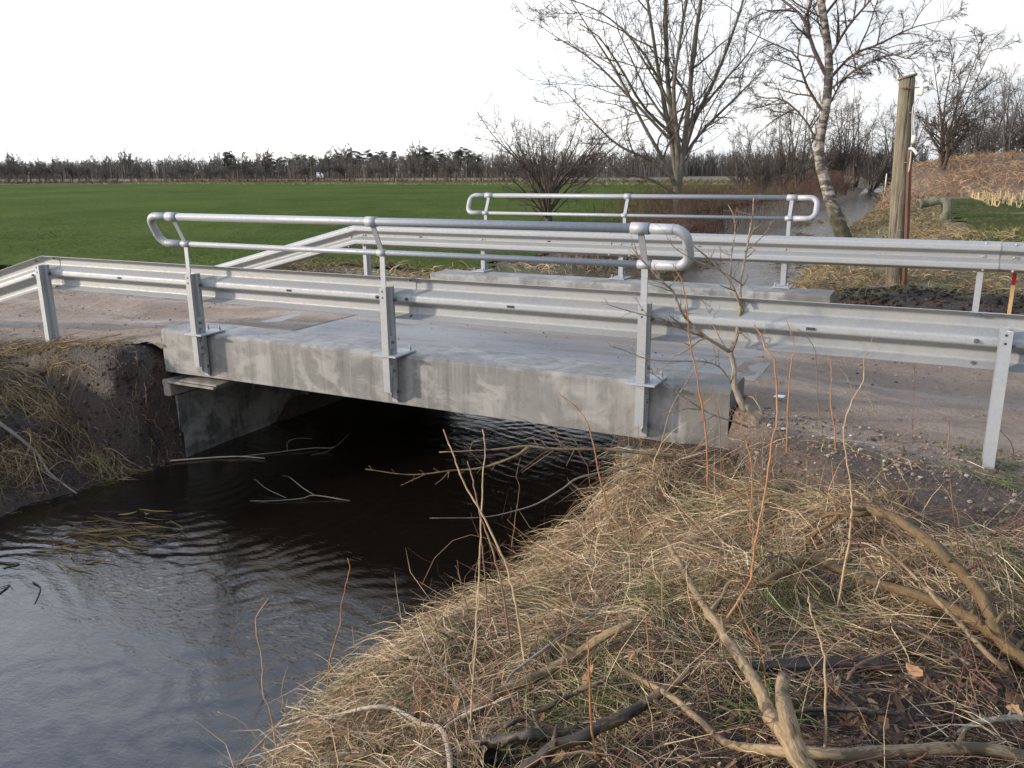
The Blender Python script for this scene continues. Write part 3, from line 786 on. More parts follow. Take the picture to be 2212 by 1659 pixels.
# ------------------------------------------------------------------ guardrails
def chaikin(P, it=2):
    P = np.asarray(P, float)
    for _ in range(it):
        Q = [P[0]]
        for a, b in zip(P[:-1], P[1:]): Q += [a*.75 + b*.25, a*.25 + b*.75]
        Q.append(P[-1]); P = np.array(Q)
    return P
def fillet(P, r=.011, k=3):
    P = np.asarray(P, float); out = [P[0]]
    for a_, b_, c_ in zip(P[:-2], P[1:-1], P[2:]):
        u = (a_ - b_)/np.linalg.norm(a_ - b_); v = (c_ - b_)/np.linalg.norm(c_ - b_)
        q = min(r, .45*np.linalg.norm(a_ - b_), .45*np.linalg.norm(c_ - b_))
        for t in np.linspace(0, 1, k + 1): out.append((1-t)**2*(b_ + u*q) + 2*t*(1-t)*b_ + t*t*(b_ + v*q))
    out.append(P[-1]); return np.array(out)
WPROF = fillet([(.018, .155), (.026, .150), (.080, .122), (.081, .066), (.002, .022), (.0, -.022), (.081, -.066), (.080, -.122), (.026, -.150), (.018, -.155)])
def rail_panel(p0, p1, side, off=0.0, th=.0032):
    """W-beam from p0 to p1; side=+1: crests towards +y. z of p = middle of the rail"""
    p0 = np.array(p0, float); p1 = np.array(p1, float)
    t = np.gradient(WPROF, axis=0); nrm = np.stack([-t[:, 1], t[:, 0]], 1); nrm /= np.linalg.norm(nrm, axis=1)[:, None]
    A = WPROF - nrm*th/2; B = WPROF + nrm*th/2
    loop = np.concatenate([A, B[::-1]]); n = len(loop)
    ns = max(2, int(np.linalg.norm(p1-p0)/.35))
    V = []
    for k in range(ns+1):
        c = p0 + (p1-p0)*k/ns
        w = .0025*float(vnoise(np.array([c[0]*1.9]), np.array([c[1] + c[2]]), 141)[0])
        V += [(c[0], c[1] + side*(q_ + off + w), c[2] + z_) for q_, z_ in loop]
    F = []
    for k in range(ns):
        for a in range(n): F.append((k*n+a, k*n+(a+1) % n, (k+1)*n+(a+1) % n, (k+1)*n+a))
    mb = MB(); mb.add(V, F, False)
    mb.f.append(tuple(range(n))); mb.f.append(tuple(ns*n + a for a in range(n))[::-1]); mb.sm += [False]*2
    return mb
# bolt meshes (axis along y)
def bolt_mesh():
    mb = MB(); a6 = np.arange(6)*np.pi/3
    mb.prism([(0.014*math.cos(a), .014*math.sin(a)) for a in np.arange(10)*np.pi/5], 1, -.003, 0.0)
    mb.prism([(0.0105*math.cos(a), .0105*math.sin(a)) for a in a6], 1, -.012, -.003)
    mb.prism([(0.0055*math.cos(a), .0055*math.sin(a)) for a in a6], 1, -.022, -.012)
    me = mb.mesh('bolt', (0, 0, 0)); fixn(me); me.materials.append(MAT['bolt']); return me
def dome_mesh():
    mb = MB()
    mb.tube([(0, 0, 0), (0, -.006, 0), (0, -.010, 0)], [.015, .0125, .006], 8)
    me = mb.mesh('bolt_head', (0, 0, 0)); fixn(me); me.materials.append(MAT['galv_bright']); return me
BOLT = bolt_mesh(); DOME = dome_mesh()
SLOT = MB().box((0, 0, 0), (.05, .004, .016), bev=.0015).mesh('slot', (0, 0, 0)); SLOT.materials.append(MAT['hole'])
def post_mesh(z0f, z0b, z1, ground=False):
    pr = [(-.032, -.06), (.026, -.06), (.026, -.030), (.003, -.014), (.003, .006), (.026, .022), (.026, .05), (-.032, .05)]
    P = np.array(pr, float)
    t = np.gradient(P, axis=0); nn = np.stack([-t[:, 1], t[:, 0]], 1); nn /= np.linalg.norm(nn, axis=1)[:, None]
    loop = np.concatenate([P, (P + nn*.006)[::-1]])
    lo = np.array([z0f if b < -.02 else (z0b if b > .03 else z0f + (z0b - z0f)*(b + .06)/.11) for a, b in loop])
    return MB().prism(loop, 2, lo, z1)
def guardrail(label, ysign, y_post, xo, far, xR=4.15, dzR=.25):
    g = thing('guardrail', label, 'guardrail', (xo, y_post, -.3), 'steel guardrails along the bridge')
    s = ysign                                    # +1: rail on the +y side of its posts
    zr = .594 - .155
    yr = y_post + s*.052
    xL, xR = xo - 4.1, xo + xR
    dz = .25
    rail_panel((xL, yr, zr), (xo + .17, yr, zr), s).build('rail_panel', MAT['galv'], g)
    rail_panel((xo - .17, yr, zr), (xR, yr, zr), s, .0036 if s*1 > 0 else .0036).build('rail_panel', MAT['galv'], g)
    for x0, d in ((xL, -1), (xR, 1)):
        o = rail_panel((x0 - d*.18, yr, zr), (x0, yr, zr), s, -.0036)
        e = rail_panel((x0, yr, zr), (x0 + d*4.0, yr + (0 if d < 0 else -s*.35), zr - 4*(dz if d < 0 else dzR)), s, -.0036)
        o.add(np.concatenate(e.v), e.f, False); 
        o.build('ramped_rail_panel', MAT['galv'], g)
    # splices and slots, seen from the back (far=False) or from the front
    face = yr if not far else yr + s*.083
    rot = (0, 0, 0) if s > 0 and not far else (0, 0, 0)
    def at(x, z, yq): return (x, yr + s*yq, zr + z)
    for xs in (xL, xo, xR):
        for dx in (-.135, .135):
            for z_, qn, qf in ((.136, .052, .058), (0, -.003, .003), (-.136, .052, .058)):
                zz = z_
                if abs(xs + dx - xL) > .01 and xs + dx < xL: zz = z_ + dz*(xs + dx - xL)
                if xs + dx > xR: zz = z_ - dzR*(xs + dx - xR)
                me = DOME if far else BOLT
                yq = (qf + .004) if far else qn
                inst('bolt', me, g, at(xs + dx, zz, yq))
    for k in range(4):
        xc = xo + (-3, -1, 1, 3)[k]
        inst('slot', SLOT, g, at(xc, 0, .004 if far else -.0035))
    # posts
    for k, dx in enumerate((-4, -2, 0, 2, 4)):
        x = xo + dx
        onb = abs(dx) < 3
        pm = post_mesh(-.27, -.37, .53) if onb else post_mesh(-.9, -.9, .52)
        V = np.concatenate(pm.v)
        V[:, 1] *= s; V += np.array([x, y_post, 0]); pm.v = [V]
        p = pm.build('post', MAT['galv'] if onb else MAT['galv_bright'], g, recalc=True)
        if onb:
            mb = MB().box((x, y_post + s*.065, .013), (.20, .285, .014), bev=.002)
            bp = mb.build('base_plate', MAT['galv_bright'], p)
            for bx in (-.07, .07):
                mb = MB(); mb.prism([(.014*math.cos(a), .014*math.sin(a)) for a in np.arange(6)*np.pi/3], 2, .02, .034)
                V = np.concatenate(mb.v) + np.array([x + bx, y_post + s*.165, 0]); mb.v = [V]
                mb.tube([(x + bx, y_post + s*.165, .03), (x + bx, y_post + s*.165, .062)], .0085, 6)
                mb.build('anchor_bolt', MAT['galv'], p)
            for zz in (.115, -.105):
                MB().box((x + .030, y_post - s*.014, zz), (.006, .055, .10), bev=.001).build('stiffener', MAT['galv_bright'], p)
                inst('bolt', BOLT, p, (x + .034, y_post - s*.014, zz), (0, 0, R(90)))
            inst('bolt', BOLT, p, (x + .028, y_post + s*.036, -.28), (0, 0, R(90)))
        for zz in (.50, .455):
            if not far:
                mb = MB(); mb.prism([(.0075*math.cos(a), .0075*math.sin(a)) for a in np.arange(8)*np.pi/4], 1, -.0615, -.0595)
                V = np.concatenate(mb.v) + np.array([x - .005, y_post, zz]); mb.v = [V]
                mb.build('bolt_hole', MAT['hole'], p)
        if not far:
            inst('bolt', BOLT, p, (x + .028, y_post + .036, .43), (0, 0, R(90)))
        else:
            inst('bolt', DOME, g, at(x, 0, .008), (0, 0, 0))
            MB().box(at(x, 0, .006), (.09, .004, .032), bev=.001).build('washer_plate', MAT['galv'], g)
    return g
near_rail = guardrail('steel guardrail on the near edge beam, seen from its back', 1, 0.0, 0.0, False, 4.0, 0.0)
far_rail = guardrail('steel guardrail on the far edge beam, seen from the road', -1, 5.05, 0.04, True, 4.15, 0.03)

# ------------------------------------------------------------------ tubular handrails
def handrail(label, y0, out, xo, zt=1.015, zl=.785):
    """out = direction (+1/-1 in y) in which the upper tube leans away from the road"""
    h = thing('handrail', label, 'handrail', (xo, y0, -.3), 'tubular handrails above the guardrails')
    yt, yl = y0 + out*.11, y0 - out*.0
    xs = (xo - 2, xo, xo + 2)
    x0, x1 = xs[0] - .06, xs[2] + .06
    MB().tube([(x0, yt, zt), (x1, yt, zt)], .0302, 14).build('top_tube', MAT['galv_pipe'], h)
    MB().tube([(x0, yl, zl), (x1, yl, zl)], .0215, 12).build('lower_tube', MAT['galv_pipe'], h)
    rb = .085
    for d, xa in ((-1, xs[0] - .05), (1, xs[2] + .05)):
        pts = [(xa, yt, zt)]
        xe = xa + d*.15
        ax = np.array([0, yl - yt, zl - zt]); ln = np.linalg.norm(ax); ax /= ln
        T0 = np.array([xe, yt, zt]); 
        pts.append((xe, yt, zt))
        for a in np.linspace(0, 90, 7)[1:]:
            pts.append(tuple(T0 + np.array([d*rb*math.sin(R(a)), 0, 0]) + ax*rb*(1 - math.cos(R(a)))))
        B0 = np.array([xe, yl, zl])
        for a in np.linspace(90, 0, 7):
            pts.append(tuple(B0 + np.array([d*rb*math.sin(R(a)), 0, 0]) - ax*rb*(1 - math.cos(R(a)))))
        pts.append((xa, yl, zl))
        e = MB().tube(pts, .0318, 14).build('end_bend', MAT['galv_bright'], h)
        for k in (1, 8, 9, len(pts) - 2):
            a = np.array(pts[k]); b = np.array(pts[k+1]) if k < len(pts) - 1 else a
            t = (b - a)/(np.linalg.norm(b - a) + 1e-9)
            MB().tube([a - t*.004, a + t*.004], .0338, 14, smooth=False).build('weld_bead', MAT['galv_bright'], e)
    for x in xs:
        w = .115 if x != xs[1] else .085
        MB().tube([(x - w/2, yt, zt), (x + w/2, yt, zt)], .0365, 14).build('top_sleeve', MAT['galv_bright'], h)
        MB().tube([(x - w*.4, yl, zl), (x + w*.4, yl, zl)], .0275, 12).build('lower_sleeve', MAT['galv_bright'], h)
        mb = MB()
        mb.box((x - .0, y0, (zl + .36)/2 + .0), (.042, .010, zl - .36))
        ang = math.atan2(yt - yl, zt - zl); ln = math.hypot(yt - yl, zt - zl)
        c, s_ = math.cos(-ang), math.sin(-ang)
        mb.box((x, (yt + yl)/2, (zt + zl)/2), (.040, .010, ln), rot=[[1, 0, 0], [0, c, -s_], [0, s_, c]])
        V = np.concatenate(mb.v); V[:8, 1] += -out*.0 ; mb.v = [V]
        mb.build('stanchion', MAT['galv_bright'], h)
    return h
handrail('near tubular handrail bolted to the outside of the near guardrail posts', -.045, -1, 0.0)
handrail('far tubular handrail on the stream side of the far guardrail', 5.095, 1, 0.04)

# ------------------------------------------------------------------ batch geometry: tubes, blades, lumps
def batch_tubes(P, Rd, sides=3):
    """P (N,K,3), Rd (N,K) -> verts, quads"""
    N, K, _ = P.shape
    T = np.gradient(P, axis=1); T /= np.linalg.norm(T, axis=2, keepdims=True) + 1e-12
    a = np.where(np.abs(T[:, :1, 2:3]) < .9, np.array([0, 0, 1.0]), np.array([1.0, 0, 0]))
    U = np.cross(T, np.broadcast_to(a, T.shape)); U /= np.linalg.norm(U, axis=2, keepdims=True) + 1e-12
    W = np.cross(T, U)
    ang = np.arange(sides)*2*np.pi/sides
    V = P[:, :, None] + Rd[:, :, None, None]*(np.cos(ang)[:, None]*U[:, :, None] + np.sin(ang)[:, None]*W[:, :, None])
    n, k, s = np.meshgrid(np.arange(N), np.arange(K-1), np.arange(sides), indexing='ij')
    s2 = (s + 1) % sides; b = n*K*sides
    q = np.stack([b + k*sides + s, b + k*sides + s2, b + (k+1)*sides + s2, b + (k+1)*sides + s], -1).reshape(-1, 4)
    return V.reshape(-1, 3), q
def join(parts):
    Vs = []; Qs = []; n = 0
    for V, q in parts: Vs.append(V); Qs.append(q + n); n += len(V)
    return np.concatenate(Vs), np.concatenate(Qs)
def batch_blades(P, Wd, rng, flat=.0):
    """flat ribbons: P (N,K,3) centre lines, Wd (N,K) half widths"""
    N, K, _ = P.shape
    T = np.gradient(P, axis=1); T /= np.linalg.norm(T, axis=2, keepdims=True) + 1e-12
    r = rng.normal(size=(N, 1, 3)); r[:, :, 2] *= (1 - flat)
    S = np.cross(T, np.broadcast_to(r, T.shape)); S /= np.linalg.norm(S, axis=2, keepdims=True) + 1e-12
    V = np.stack([P - S*Wd[..., None], P + S*Wd[..., None]], 2)
    n, k = np.meshgrid(np.arange(N), np.arange(K-1), indexing='ij'); b = n*K*2 + k*2
    q = np.stack([b, b+1, b+3, b+2], -1).reshape(-1, 4)
    return V.reshape(-1, 3), q
def batch_lumps(C, S, rng, sub=0):
    """little irregular stones: C (N,3) centres, S (N,3) half sizes"""
    t = (1 + 5**.5)/2
    B = np.array([(-1,t,0),(1,t,0),(-1,-t,0),(1,-t,0),(0,-1,t),(0,1,t),(0,-1,-t),(0,1,-t),(t,0,-1),(t,0,1),(-t,0,-1),(-t,0,1)], float); B /= np.linalg.norm(B[0])
    F = np.array([(0,11,5),(0,5,1),(0,1,7),(0,7,10),(0,10,11),(1,5,9),(5,11,4),(11,10,2),(10,7,6),(7,1,8),(3,9,4),(3,4,2),(3,2,6),(3,6,8),(3,8,9),(4,9,5),(2,4,11),(6,2,10),(8,6,7),(9,8,1)])
    N = len(C)
    J = B[None]*(1 + .35*(rng.random((N, 12, 1)) - .5))*S[:, None]
    a = rng.random(N)*2*np.pi; c, s = np.cos(a)[:, None], np.sin(a)[:, None]
    V = np.stack([J[..., 0]*c - J[..., 1]*s, J[..., 0]*s + J[..., 1]*c, J[..., 2]], -1) + C[:, None]
    f = (F[None] + (np.arange(N)*12)[:, None, None]).reshape(-1, 3)
    return V.reshape(-1, 3), f
def stuff(name, V, q, mat, label, cat, tris=False, kind='stuff', smooth=False):
    me = np_mesh(name, V, quads=None if tris else q, tris=q if tris else None, smooth=smooth)
    o = link(name, me, mat, None, (0, 0, 0)); return tag(o, label, cat, kind=kind)

# ------------------------------------------------------------------ trees
def unit(v): return v/(np.linalg.norm(v, axis=-1, keepdims=True) + 1e-12)
def grow(P, Rd, per, rng, t0=.2, t1=1.0, ang=(45, 12), ln=(.5, .15), abslen=None, K=5, up=.15, wig=.15, rr=.55, rmin=.003, tipr=.35, bias=None, lfall=.55):
    """children on parent curves; returns (N*per, K, 3), radii"""
    N, Kp, _ = P.shape
    seg = np.linalg.norm(np.diff(P, axis=1), axis=2).sum(1)
    idx = np.repeat(np.arange(N), per); M_ = len(idx)
    t = t0 + (t1 - t0)*(np.tile(np.arange(per), N) + rng.random(M_))/per
    t = np.clip(t, 0, .999)
    f = t*(Kp-1); i = f.astype(int); u = (f - i)[:, None]
    p = P[idx, i]*(1-u) + P[idx, i+1]*u
    r0 = Rd[idx, i]*(1-u[:, 0]) + Rd[idx, i+1]*u[:, 0]
    T = unit(P[idx, i+1] - P[idx, i])
    rnd = unit(rng.normal(size=(M_, 3)))
    if bias is not None: rnd = unit(rnd + np.asarray(bias))
    side = unit(rnd - T*(rnd*T).sum(1, keepdims=True))
    a = np.radians(rng.normal(ang[0], ang[1], M_))[:, None]
    d = unit(T*np.cos(a) + side*np.sin(a))
    base = seg[idx] if abslen is None else np.full(M_, abslen)
    Ln = base*np.clip(rng.normal(ln[0], ln[1], M_), .08, 2)*(1 - lfall*t)
    step = (Ln/(K-1))[:, None]
    C = np.zeros((M_, K, 3)); C[:, 0] = p
    for k in range(1, K):
        d = unit(d + wig*rng.normal(size=(M_, 3)) + np.array([0, 0, up]))
        C[:, k] = C[:, k-1] + d*step
    rs = np.maximum(r0*rr*np.clip(rng.normal(1, .2, M_), .5, 1.3), rmin)
    tp = np.linspace(1, tipr, K)
    return C, np.maximum(rs[:, None]*tp[None], rmin*.7)
def curves(list_of_pts, radii, K):
    P = np.stack([cubic(p, K) for p in list_of_pts])
    Rr = np.stack([np.interp(np.linspace(0, 1, K), np.linspace(0, 1, len(r)), r) for r in radii])
    return P, Rr
def tree_obj(name, label, cat, base, stems, levels, sides, mats, rng, group=None, trunk_levels=1, extra=None):
    """stems: (P,R) trunk curves (world). levels: list of dicts for grow(). first trunk_levels go in 'trunk', the rest in 'crown'"""
    t = thing(name, label, cat, base, group)
    lv = [stems]; cur = stems
    for kw in levels:
        kw = dict(kw); src = kw.pop('src', None)
        s = cur if src is None else lv[src]
        cur = grow(s[0], s[1], rng=rng, **kw); lv.append(cur)
    off = np.asarray(base)
    def mk(sub, nm, mat, ss):
        V, q = join([batch_tubes(a, b, sd) for (a, b), sd in zip(sub, ss)])
        link(nm, np_mesh(nm, V - off, quads=q, smooth=True), mat, t, off)
    mk(lv[:trunk_levels+1], 'trunk', mats[0], sides[:trunk_levels+1])
    mk(lv[trunk_levels+1:], 'crown', mats[1], sides[trunk_levels+1:])
    return t, lv

rng = np.random.default_rng(4)
# --- the big many-stemmed tree left of the birch
B = np.array([-5.85, 28.0, -.5])
def W(px, py, y=28.0): return pix_y(px, py, y)
st = [([W(1465, 470), W(1464, 400), W(1466, 330), W(1448, 230), W(1440, 120), W(1437, -60), W(1440, -330)], [.30, .25, .20, .15, .13, .10, .03]),
      ([W(1466, 400), W(1478, 310), W(1490, 200), W(1500, 90), W(1520, -40), W(1540, -280)], [.20, .16, .14, .12, .09, .03]),
      ([W(1462, 380), W(1448, 290), W(1425, 170), W(1405, 40), W(1380, -120), W(1360, -300)], [.18, .14, .11, .09, .06, .02]),
      ([W(1470, 360, 28.4), W(1500, 260, 28.8), W(1545, 170, 29), W(1590, 50, 29), W(1620, -60, 29), W(1640, -220, 29)], [.15, .12, .09, .07, .05, .02]),
      ([W(1458, 400, 27.7), W(1430, 340, 27.3), W(1390, 270, 27), W(1340, 170, 26.6), W(1290, 90, 26.3), W(1220, -20, 26)], [.14, .11, .09, .07, .05, .02]),
      ([W(1468, 330, 27.8), W(1455, 200, 27.4), W(1470, 80, 27.2), W(1490, -60, 27), W(1500, -260, 27)], [.13, .11, .09, .07, .02]),
      ([W(1475, 340, 28.6), W(1520, 280, 29.2), W(1580, 220, 29.6), W(1640, 160, 30)], [.12, .09, .06, .02]),
      ([W(1455, 385, 27.4), W(1400, 345, 26.9), W(1330, 310, 26.4), W(1270, 250, 26), W(1220, 195, 25.8)], [.11, .08, .06, .04, .015]),
      ([W(1445, 300, 27.8), W(1360, 210, 27.4), W(1280, 130, 27), W(1210, 85, 26.8), W(1150, 45, 26.6)], [.09, .07, .05, .03, .012]),
      ([W(1452, 240, 27.8), W(1400, 130, 27.4), W(1330, 50, 27), W(1250, 5, 26.8), W(1160, -15, 26.6)], [.09, .07, .05, .03, .012]),
      ([W(1480, 280, 28.4), W(1560, 180, 28.8), W(1620, 110, 29), W(1670, 20, 29.2)], [.08, .06, .04, .012]),
      ([W(1462, 420, 27.6), W(1400, 385, 27), W(1340, 372, 26.5), W(1290, 350, 26)], [.08, .06, .04, .01])]
P, Rr = curves([a for a, b in st], [b for a, b in st], 12); Rr *= .68
big, _ = tree_obj('bare_tree', 'tall bare grey tree with several stems rising from one base', 'tree', B, (P, Rr),
    [dict(per=11, t0=.16, ang=(44, 12), ln=(.40, .12), K=8, up=.05, wig=.11, rr=.46, rmin=.013, tipr=.25),
     dict(per=9, t0=.15, ang=(44, 14), ln=(.42, .12), K=6, up=.07, wig=.14, rr=.55, rmin=.009),
     dict(per=8, t0=.1, ang=(44, 15), ln=(.46, .15), K=3, up=.05, wig=.16, rr=.6, rmin=.0065)],
    [8, 5, 3, 3], (MAT['bark_big'], MAT['bark_twig']), rng)

# --- birch leaning over the stream
Yb = 19.5
bp = [pix_y(a, b, Yb) for a, b in [(1836, 540), (1822, 512), (1808, 470), (1790, 420), (1770, 340), (1775, 280), (1786, 220), (1790, 120), (1776, 20), (1762, -80), (1768, -220), (1760, -420)]]
br = [.25, .21, .185, .155, .135, .125, .115, .105, .10, .09, .06, .02]
Y2 = Yb
st = [(bp, br),
      ([pix_y(1783, 160, Yb), pix_y(1755, 100, Yb+.2), pix_y(1735, 40, Yb+.5), pix_y(1690, 0, Yb+.8), pix_y(1600, -60, Yb+1)], [.075, .07, .055, .04, .012]),
      ([pix_y(1779, 245, Yb), pix_y(1740, 180, Yb-.3), pix_y(1720, 120, Yb-.5), pix_y(1660, 90, Yb-.6), pix_y(1600, 60, Yb-.8)], [.05, .045, .03, .02, .008]),
      ([pix_y(1785, 180, Yb), pix_y(1840, 120, Yb+.2), pix_y(1900, 95, Yb+.3), pix_y(1970, 60, Yb+.5), pix_y(2060, 40, Yb+.6)], [.055, .045, .035, .02, .007]),
      ([pix_y(1785, 200, Yb), pix_y(1850, 150, Yb-.2), pix_y(1920, 118, Yb-.4), pix_y(1970, 128, Yb-.5), pix_y(2010, 100, Yb-.5)], [.04, .035, .025, .015, .006]),
      ([pix_y(1775, 330, Yb), pix_y(1740, 260, Yb), pix_y(1690, 215, Yb), pix_y(1640, 210, Yb), pix_y(1610, 180, Yb)], [.045, .035, .028, .02, .008]),
      ([pix_y(1790, 130, Yb), pix_y(1830, 60, Yb), pix_y(1890, -10, Yb), pix_y(1960, -90, Yb)], [.05, .045, .03, .01]),
      ([pix_y(1790, 230, Yb), pix_y(1820, 175, Yb+.4), pix_y(1860, 145, Yb+.7), pix_y(1900, 138, Yb+.9)], [.035, .028, .018, .008]),
      ([pix_y(1776, 40, Yb), pix_y(1830, -20, Yb+.3), pix_y(1920, -40, Yb+.6), pix_y(2040, -60, Yb+.8)], [.05, .04, .03, .01])]
birch = thing('birch_tree', 'white-barked birch leaning from a dark mossy foot over the stream', 'tree', bp[0])
tp = cubic(bp, 30); tr = np.interp(np.linspace(0, 1, 30), np.linspace(0, 1, len(br)), br)
MB().tube(tp, tr, 12, jit=.10, rng=rng).build('trunk', MAT['bark_birch'], birch)
Pm, Rm = curves([a for a, b in st[1:]], [b for a, b in st[1:]], 10)
Pt, Rt = curves([bp[6:]], [br[6:]], 10)
P0 = np.concatenate([Pm, Pt]); R0 = np.concatenate([Rm, Rt*.4])
l1 = grow(P0, R0, 13, rng, t0=.12, ang=(48, 12), ln=(.42, .12), K=7, up=-.02, wig=.10, rr=.5, rmin=.008)
l2 = grow(l1[0], l1[1], 9, rng, t0=.1, ang=(40, 14), ln=(.45, .12), K=6, up=-.05, wig=.13, rr=.55, rmin=.006)
l3 = grow(l2[0], l2[1], 8, rng, t0=.1, ang=(38, 14), ln=(.5, .15), K=3, up=-.07, wig=.12, rr=.6, rmin=.0042)
Rm = Rm*.75
V, q = batch_tubes(Pm, Rm, 7); link('limb', np_mesh('limb', V - bp[0], quads=q, smooth=True), MAT['twig_dark'], birch, bp[0])
V, q = join([batch_tubes(*l1, 4), batch_tubes(*l2, 3), batch_tubes(*l3, 3)])
link('crown', np_mesh('crown', V - bp[0], quads=q, smooth=True), MAT['twig_dark'], birch, bp[0])

# --- round bare bush behind the far handrail
B = np.array([-8.75, 22.0, -.62])
stems = []; rads = []
for k in range(26):
    a = rng.random()*2*np.pi; sp = .25 + 1.0*rng.random()
    h = 3.5*(1 - .28*sp*rng.random()); ln = 2.55*sp
    c = B + np.array([math.cos(a)*.1, math.sin(a)*.1, .25 + .9*rng.random()])
    stems.append([c, c + np.array([math.cos(a)*ln*.35, math.sin(a)*ln*.35, h*.28]), c + np.array([math.cos(a)*ln*.75, math.sin(a)*ln*.75, h*.55]), c + np.array([math.cos(a)*ln, math.sin(a)*ln, h*.8])])
    rads.append([.034, .024, .015, .006])
stems.append([B, B + np.array([.02, 0, .5]), B + np.array([-.05, 0, 1.0]), B + np.array([0, 0, 1.5])]); rads.append([.12, .11, .09, .05])
P, Rr = curves(stems, rads, 8)
bush, _ = tree_obj('bare_bush', 'round bare thorny bush on a short trunk behind the far handrail', 'bush', B, (P, Rr),
    [dict(per=10, t0=.15, ang=(45, 16), ln=(.45, .14), K=6, up=.05, wig=.16, rr=.55, rmin=.007),
     dict(per=8, t0=.1, ang=(48, 18), ln=(.45, .15), K=4, up=.04, wig=.18, rr=.6, rmin=.0045),
     dict(per=3, t0=.1, ang=(50, 18), ln=(.55, .15), K=3, up=.03, wig=.18, rr=.65, rmin=.0036)],
    [6, 4, 3, 3], (MAT['twig_dark'], MAT['twig_dark']), rng)

# --- generic bare tree prototypes (built at the origin, then placed as copies)
def proto(name, label, cat, h, nst, spread, seed, mats, lean=0, group=None, dens=1.0, low=.12, tw=1.0):
    g = np.random.default_rng(seed)
    stems = []; rads = []
    for k in range(nst):
        a = 2*np.pi*k/nst + g.random(); s = spread*h*(.35 + .65*g.random()) if nst > 1 else 0.06*h
        top = np.array([math.cos(a)*s + lean*h, math.sin(a)*s, h*(.8 + .2*g.random())])
        mid = top*np.array([.35, .35, .45]) + g.normal(size=3)*.02*h
        stems.append([(0, 0, -.1), (math.cos(a)*.03*h, math.sin(a)*.03*h, h*low), mid, top]); r0 = .020*h*(1.2 if nst == 1 else .8)
        rads.append([r0, r0*.85, r0*.5, r0*.12])
    P, Rr = curves(stems, rads, 8)
    n = lambda v: max(2, int(v*dens))
    t, _ = tree_obj(name, label, cat, (0., 0., 0.), (P, Rr),
        [dict(per=n(11), t0=.25, ang=(46, 12), ln=(.42, .10), K=6, up=.06, wig=.12, rr=.5, rmin=.0018*h*tw, lfall=.6),
         dict(per=n(8), t0=.15, ang=(44, 15), ln=(.45, .12), K=4, up=.06, wig=.15, rr=.55, rmin=.0013*h*tw),
         dict(per=n(5), t0=.1, ang=(44, 15), ln=(.5, .15), K=3, up=.05, wig=.15, rr=.6, rmin=.0010*h*tw)],
        [6, 4, 3, 3], mats, g, group, trunk_levels=1)
    return t
def place_all(protos, spots, labels):
    """first use of each prototype moves it, later uses copy it"""
    used = set()
    for k, (kind, loc, rz, sc) in enumerate(spots):
        p = protos[kind]
        if kind not in used:
            used.add(kind); p.location = loc; p.rotation_euler = (0, 0, rz); p.scale = (sc, sc, sc) if np.isscalar(sc) else sc; o = p
        else: o = copy_tree(p, loc, rz, sc)
        o['label'] = labels[k] if not isinstance(labels, str) else labels

# right-hand tree on the edge of the rise, split into two dark trunks
Z = t1(3.2, 55.) ; rt = proto('forked_tree', 'dark bare tree forked low into two trunks, right of the wooden pole', 'tree', 7.6, 4, .36, 11, (MAT['twig_dark'], MAT['twig_dark']), dens=1.45, tw=1.4)
rt.location = (3.2, 55., Z - .1); ORG[rt.name] = np.array([3.2, 55., Z])
for k, (dx, s) in enumerate(((-.32, 1), (.32, .9))):
    pass
# trees along the far stream bank, behind the birch
G = 'bare trees along the far stream bank'
pr = [proto('hedge_tree', 'x', 'tree', 6.2, 5, .30, 21, (MAT['bark_far'], MAT['twig_dark']), group=G, dens=1.15, tw=1.1),
      proto('hedge_tree', 'x', 'tree', 5.6, 7, .38, 22, (MAT['bark_far'], MAT['twig_dark']), group=G, dens=1.15, tw=1.1),
      proto('hedge_tree', 'x', 'tree', 6.8, 3, .25, 23, (MAT['bark_far'], MAT['bark_twig']), group=G, dens=1.2, tw=1.1)]
hs = [(1645, 50, 1, .9), (1690, 54, 0, 1.0), (1728, 60, 2, 1.1), (1775, 86, 1, 1.5), (1815, 88, 0, 1.35), (1850, 92, 2, 1.4), (1885, 87, 1, 1.3), (1918, 90, 0, 1.3), (1600, 62, 0, .8), (1960, 72, 1, 1.0)]
hl = ['leftmost of the bare hedge trees behind the birch', 'bare hedge tree just left of the birch trunk', 'bare upright hedge tree directly behind the birch trunk',
      'bare bushy hedge tree just right of the birch trunk', 'bare hedge tree above the far bend of the stream', 'tall bare hedge tree between the birch and the wooden pole',
      'bare bushy hedge tree just left of the wooden pole', 'bare hedge tree partly hidden by the wooden pole', 'low bare hedge tree beside the large many-stemmed tree', 'bare hedge tree just right of the wooden pole']
spots = []
for px, yy, kd, sc in hs:
    p = pix_y(px, 380, yy); spots.append((kd, (p[0], yy, t1(p[0], yy) - .15), rng.random()*6.28, sc))
place_all(pr, spots, hl)
G = 'bare trees behind the grassy rise'
pr = [proto('copse_tree', 'x', 'tree', 7.5, 4, .28, 31, (MAT['bark_far'], MAT['bark_far']), group=G, dens=1.1, tw=1.3), proto('copse_tree', 'x', 'tree', 6.8, 6, .34, 32, (MAT['bark_far'], MAT['twig_dark']), group=G, dens=1.15, tw=1.1)]
spots = []; labs = []
for k, (px, yy, sc) in enumerate([(2100, 84, .9), (2140, 90, 1.05), (2175, 82, 1.0), (2215, 92, 1.15), (2255, 85, 1.0), (2070, 95, .8), (2300, 95, 1.1), (2120, 100, .9), (2190, 104, 1.2)]):
    p = pix_y(px, 340, yy); spots.append((k % 2, (p[0], yy, t1(p[0], yy) - .2), rng.random()*6, sc)); labs.append(['second', 'fourth', 'fifth', 'seventh', 'eighth', 'first', 'last', 'third', 'sixth'][k] + ' bare tree from the left in the clump behind the grassy rise')
place_all(pr, spots, labs)

